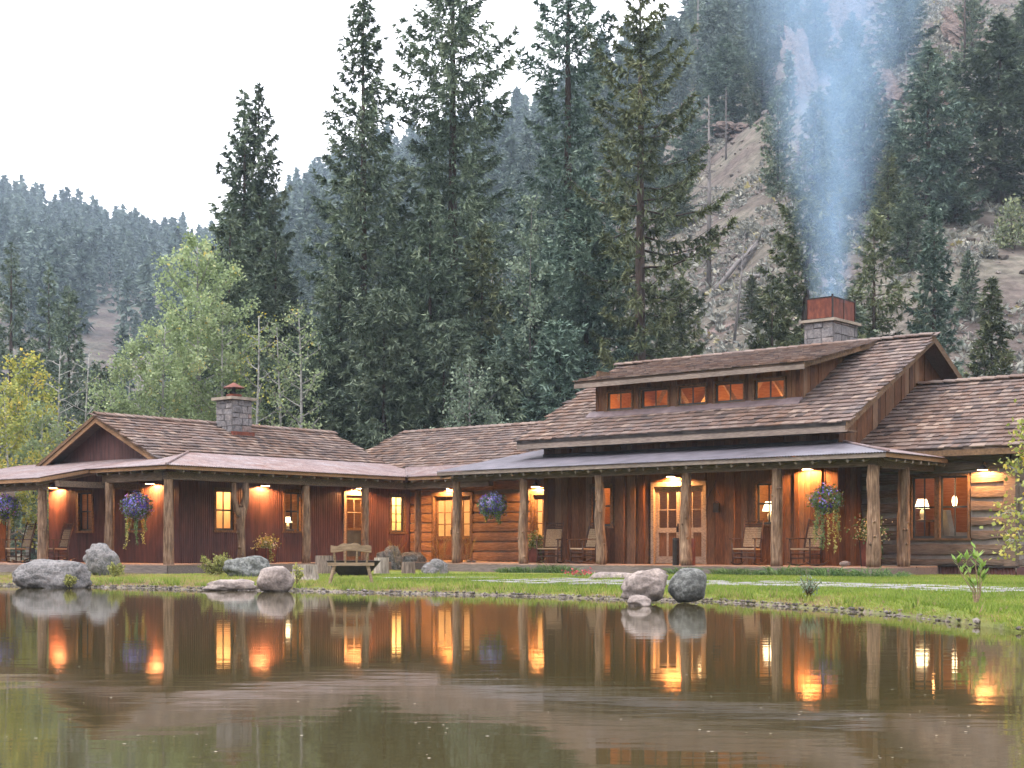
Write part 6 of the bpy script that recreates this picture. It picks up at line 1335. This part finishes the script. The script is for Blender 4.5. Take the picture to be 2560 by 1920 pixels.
for p in pts:
    dd,px,py,x,z=p; k=int(rg.integers(6)); h=(5+12.5*rg.random()**.8)*(1 if dd>200 else .85)*(1.25 if dd>.965*float(np.interp(px,HP,HD1)) and rg.random()<.6 else 1); s_=h/12; ws=s_*rg.uniform(.8,1.15); a=rg.uniform(0,6.28)
    if id(p) in chosen:
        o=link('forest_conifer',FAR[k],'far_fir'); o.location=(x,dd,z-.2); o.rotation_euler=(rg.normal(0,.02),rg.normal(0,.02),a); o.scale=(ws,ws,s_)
        reg=('on the hazy wooded hill beyond the aspens' if px<560 else 'on the wooded slope behind the tall spruces' if px<1480 else 'on the wooded slope left of the bare hillside'); siz='tall' if h>12 else 'short'; shp=('cone shaped','slim pointed','ragged broad','thin columnar','ragged','wide skirted')[k]
        tag(o,f'{siz} {shp} conifer {reg}','conifer',f'{siz} {shp} conifers {reg}')
    else:
        V,T=LOW[k]; c,s2=math.cos(a),math.sin(a); M_=np.array([[c*ws,-s2*ws,0],[s2*ws,c*ws,0],[0,0,s_]]); Vs.append(V@M_.T+[x,dd,z-.2]); Ts.append(np.clip(T+rg.normal(0,.2),0,1))
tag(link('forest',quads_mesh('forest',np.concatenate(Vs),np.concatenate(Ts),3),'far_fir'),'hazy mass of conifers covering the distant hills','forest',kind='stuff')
# grey fallen logs
for k,(x0,y0,x1,y1,lb) in enumerate(((1790,742,1893,655,'long weathered fallen log lying up the slope behind the dormer'),(1840,745,1930,720,'weathered fallen log crossing the foot of the longer one'),(1850,690,1900,640,'short grey root stump of a fallen tree on the slope'),(2425,545,2462,528,'small fallen log on the bare slope below the dark fir'))):
    a=hit(x0,y0); b=hit(x1,y1); 
    if (b-a).length>14: b=a+(b-a).normalized()*9
    mb=MB(); rn=random.Random(k); mb.tube([(0,0,0),tuple((b-a)*.5+Vector((0,0,.25))),tuple(b-a)],[.2,.16,.08],9,rough=.12,rnd=rn)
    for q in range(6):
        p=(b-a)*rn.uniform(.2,1); mb.tube([p,p+Vector((rn.gauss(0,.5),rn.gauss(0,.5),rn.uniform(.4,1)))],[.05,.01],5)
    o=mb.build('fallen_log','dead_bark',None,smooth=True); o.location=a+Vector((0,0,.25)); tag(o,lb,'log')
# sagebrush and stones on the bare slope
rg=np.random.default_rng(5); ps=[];n=0
while n<13000:
    px=rg.uniform(1560,3000); dd=math.sqrt(rg.uniform(60**2,210**2)); x=(px-CX)/F*dd
    if fbm((x*.06,dd*.06,7),3)<-.12: continue
    ps.append((x,dd,ground(x,dd),rg.uniform(.16,.6))); n+=1
ps=np.array(ps); K=12; d=rand_dirs(len(ps)*K,rg); d[:,2]=np.abs(d[:,2])*.9; c=np.repeat(ps,K,0); pos=c[:,:3]+d*c[:,3:4]*.35; s_=unit(np.cross(d,rand_dirs(len(d),rg))); ln=c[:,3]*rg.uniform(.6,1.1,len(d))
tag(link('sagebrush',quads_mesh('sagebrush',diamonds(pos,d,s_,ln,ln*.9)[:,[0,1,2]],np.clip(np.repeat(rg.normal(.5,.22,len(ps)),K)+rg.normal(0,.1,len(d)),0,1),3),'sage'),'low grey sagebrush dotted over the dry hillside','sagebrush',kind='stuff')
v,f=ico(1); f=np.array(f); VV=[]; n=1800
for i in range(n):
    px=rg.uniform(1560,3000); dd=math.sqrt(rg.uniform(60**2,230**2)); x=(px-CX)/F*dd; s1=abs(rg.normal(.12,.14))+.05; q=v*[1,.8,.6]*s1*(1+rg.normal(0,.18,(len(v),1)))+[x,dd,ground(x,dd)+s1*.1]; VV.append(q[f])
tag(link('slope_stones',quads_mesh('slope_stones',np.concatenate(VV),np.repeat(rg.random(n),len(f)),3),'pebble'),'loose stones scattered over the dry hillside','stones',kind='stuff')
# rock outcrops
def outcrop(px,pb,w,h,seed,mat='cliff',pinch=.0):
    b=hit(px,pb); s_=b.y/F; W=w*s_; H_=h*s_; v,f=ICO4; d=v.copy(); sup=(np.abs(d)**3.2).sum(1)**(1/3.2); d/=sup[:,None]
    def blocky(fr): return np.array([noise.cell(Vector((p[0]*fr+seed+.35*noise.noise(Vector(p)*3),p[1]*fr+seed,p[2]*fr*1.3+.3*noise.noise(Vector(p)*2.1+Vector((seed,0,0)))))) for p in v])-.5
    n=np.array([noise.fractal(Vector(p)*1.5+Vector((seed,0,0)),.9,2.1,6) for p in v])
    d*=(1+.22*blocky(2.1)+.16*blocky(4.3)+.09*blocky(8.5)+.16*n)[:,None]; zz=(d[:,2]+1)/2; tp=1-pinch*.6*np.clip(zz,0,1)
    co=np.stack([d[:,0]*W/2*tp,d[:,1]*W/2*tp+zz*H_*1.3,zz*H_*1.2-H_*.2],1); me=bpy.data.meshes.new('rock_outcrop'); me.from_pydata([tuple(p) for p in co],[],f); me.update(); o=link('rock_outcrop',me,mat); o.location=b; tag(o,kind='structure')
for k,a in enumerate(((2150,190,190,330,.35),(2050,330,90,330,.3),(2045,480,70,170,.2),(2250,330,130,190,.3),(2390,330,90,110,.3),(2460,130,130,190,.3),(1990,150,60,120,.3),(2200,480,90,110,.3),(1890,190,130,60,.2),(1840,400,110,50,.3),(1290,770,60,120,.3),(1545,470,50,60,.3),(2520,430,60,60,.4),(350,800,36,50,.3),(2180,60,120,150,.3),(2330,470,60,70,.3))): outcrop(a[0],a[1],a[2],a[3],k*3.3+1,pinch=a[4])
# ------------------------------------------------------------------ little shed at the far left
b=at_d(-70,47,.12); o=empty('garden_shed',b,.35); tag(o,'small brown plank shed beyond the end of the cabin porch','shed')
mb=MB(); mb.box((0,1,1.0),(1.0,1.0,1.0)); sw=mb.build('wall','trim_wood',o)
for k in range(12):
    mb=MB(); mb.ct=R.random(); mb.box((-1+.083+k*.1667,-.01,1.0),(.078,.02,1.0)); mb.build('board','board',sw,tint=True); mb=MB(); mb.ct=R.random(); mb.box((1.01,.083+k*.1667,1.0),(.02,.078,1.0)); mb.build('board','board',sw,tint=True)
mb=MB(); mb.hexa([(-1.3,-.3,1.95),(1.3,-.3,1.95),(1.3,1,2.75),(-1.3,1,2.75),(-1.3,-.3,2.05),(1.3,-.3,2.05),(1.3,1,2.85),(-1.3,1,2.85)]); mb.hexa([(-1.3,2.3,1.95),(1.3,2.3,1.95),(1.3,1.001,2.75),(-1.3,1.001,2.75),(-1.3,2.3,2.05),(1.3,2.3,2.05),(1.3,1.001,2.85),(-1.3,1.001,2.85)]); mb.build('roof','shingle_plain',o)
# ------------------------------------------------------------------ floating specks on the pond
rg=np.random.default_rng(12); n=170; px=rg.uniform(0,2560,n); py=1500+rg.random(n)**1.5*400; d=CAMZ*F/(py-HY); X=(px-CX)/F*d; k=(d<np.interp(X,sx,sy)-.5); X,d=X[k],d[k]; n=len(X); a=rg.uniform(0,6.28,n); s_=rg.uniform(.004,.011,n)
V=np.stack([np.stack([X+s_*np.cos(a+q),d+s_*np.sin(a+q)*.7,np.full(n,.004)],1) for q in (0,1.3,3.1,4.5)],1)
tag(link('floating_specks',quads_mesh('floating_specks',V,np.full(n,.95)),'fabric'),'pale specks of leaf and pollen floating on the pond','debris',kind='stuff')
# ------------------------------------------------------------------ smoke and haze
sm_=BW(5.58,8.2,8.0); n=16; prof=[(.5,0),(1.0,1.0),(1.4,3),(2.3,6),(3.4,9),(4.7,12),(6.0,15),(6.6,17)]
mb=MB(); vs=[];fs=[]
for r_,z in prof: vs+=[(r_*math.cos(2*PI*q/n)+.012*z*z*.25,r_*math.sin(2*PI*q/n),z) for q in range(n)]
m=len(prof); fs=[(i*n+q,i*n+(q+1)%n,(i+1)*n+(q+1)%n,(i+1)*n+q) for i in range(m-1) for q in range(n)]+[tuple(range(n-1,-1,-1)),tuple((m-1)*n+q for q in range(n))]
mb.add(vs,fs); me=mb.mesh('smoke'); mt=bpy.data.materials.new('smoke'); nt,ns,ls=nodes_of(mt); ns.remove(ns['Principled BSDF'])
pv=ns.new('ShaderNodeVolumePrincipled'); pv.inputs['Color'].default_value=(.50,.73,1.0,1); pv.inputs['Anisotropy'].default_value=.0
tc=ns.new('ShaderNodeTexCoord'); sp=ns.new('ShaderNodeSeparateXYZ'); ls.new(tc.outputs['Object'],sp.inputs[0])
def mth(op,a,b=None,cl=False):
    x=ns.new('ShaderNodeMath'); x.operation=op; x.use_clamp=cl
    for s_,v_ in ((x.inputs[0],a),(x.inputs[1],b)):
        if v_ is None: continue
        if isinstance(v_,(int,float)): s_.default_value=v_
        else: ls.new(v_,s_)
    return x.outputs[0]
Z=sp.outputs[2]; xc=mth('SUBTRACT',sp.outputs[0],mth('MULTIPLY',mth('MULTIPLY',Z,Z),.003)); rad=mth('SQRT',mth('ADD',mth('MULTIPLY',xc,xc),mth('MULTIPLY',sp.outputs[1],sp.outputs[1])))
Rz=mth('ADD',mth('ADD',mth('MULTIPLY',Z,.24),mth('MULTIPLY',mth('MULTIPLY',Z,Z),.0075)),.68); q=mth('SUBTRACT',1.0,mth('DIVIDE',rad,Rz),True)
mp=ns.new('ShaderNodeMapping'); mp.inputs['Scale'].default_value=(1,1,.42); ls.new(tc.outputs['Object'],mp.inputs[0]); nf=noise_n(ns,ls,mp.outputs[0],.8,6,.66); nf.node.inputs['Distortion'].default_value=.8
mr=ns.new('ShaderNodeMapRange'); mr.inputs[1].default_value=.40; mr.inputs[2].default_value=.64; mr.inputs[3].default_value=.28; mr.inputs[4].default_value=1.45; ls.new(nf,mr.inputs[0])
dn=mth('MULTIPLY',mth('POWER',q,1.35),mr.outputs[0]); dn=mth('DIVIDE',mth('MULTIPLY',dn,1.1),mth('ADD',1.0,mth('MULTIPLY',Z,.24)))
ls.new(dn,pv.inputs['Density']); ls.new(pv.outputs[0],ns['Material Output'].inputs['Volume']); MATS['smoke']=mt
so=link('smoke',me,'smoke'); so.location=sm_; tag(so,'blue wood smoke rising from the rusty chimney hood','smoke',kind='stuff')
mb=MB(); mb.box((0,430,105),(930,1360,108)); me=mb.mesh('haze'); mt=bpy.data.materials.new('haze'); nt,ns,ls=nodes_of(mt); ns.remove(ns['Principled BSDF']); pv=ns.new('ShaderNodeVolumePrincipled'); pv.inputs['Color'].default_value=(.66,.82,1,1); pv.inputs['Density'].default_value=HAZE; ls.new(pv.outputs[0],ns['Material Output'].inputs['Volume']); MATS['haze']=mt
if HAZE: tag(link('haze',me,'haze'),'thin bluish evening haze filling the valley','haze',kind='stuff')
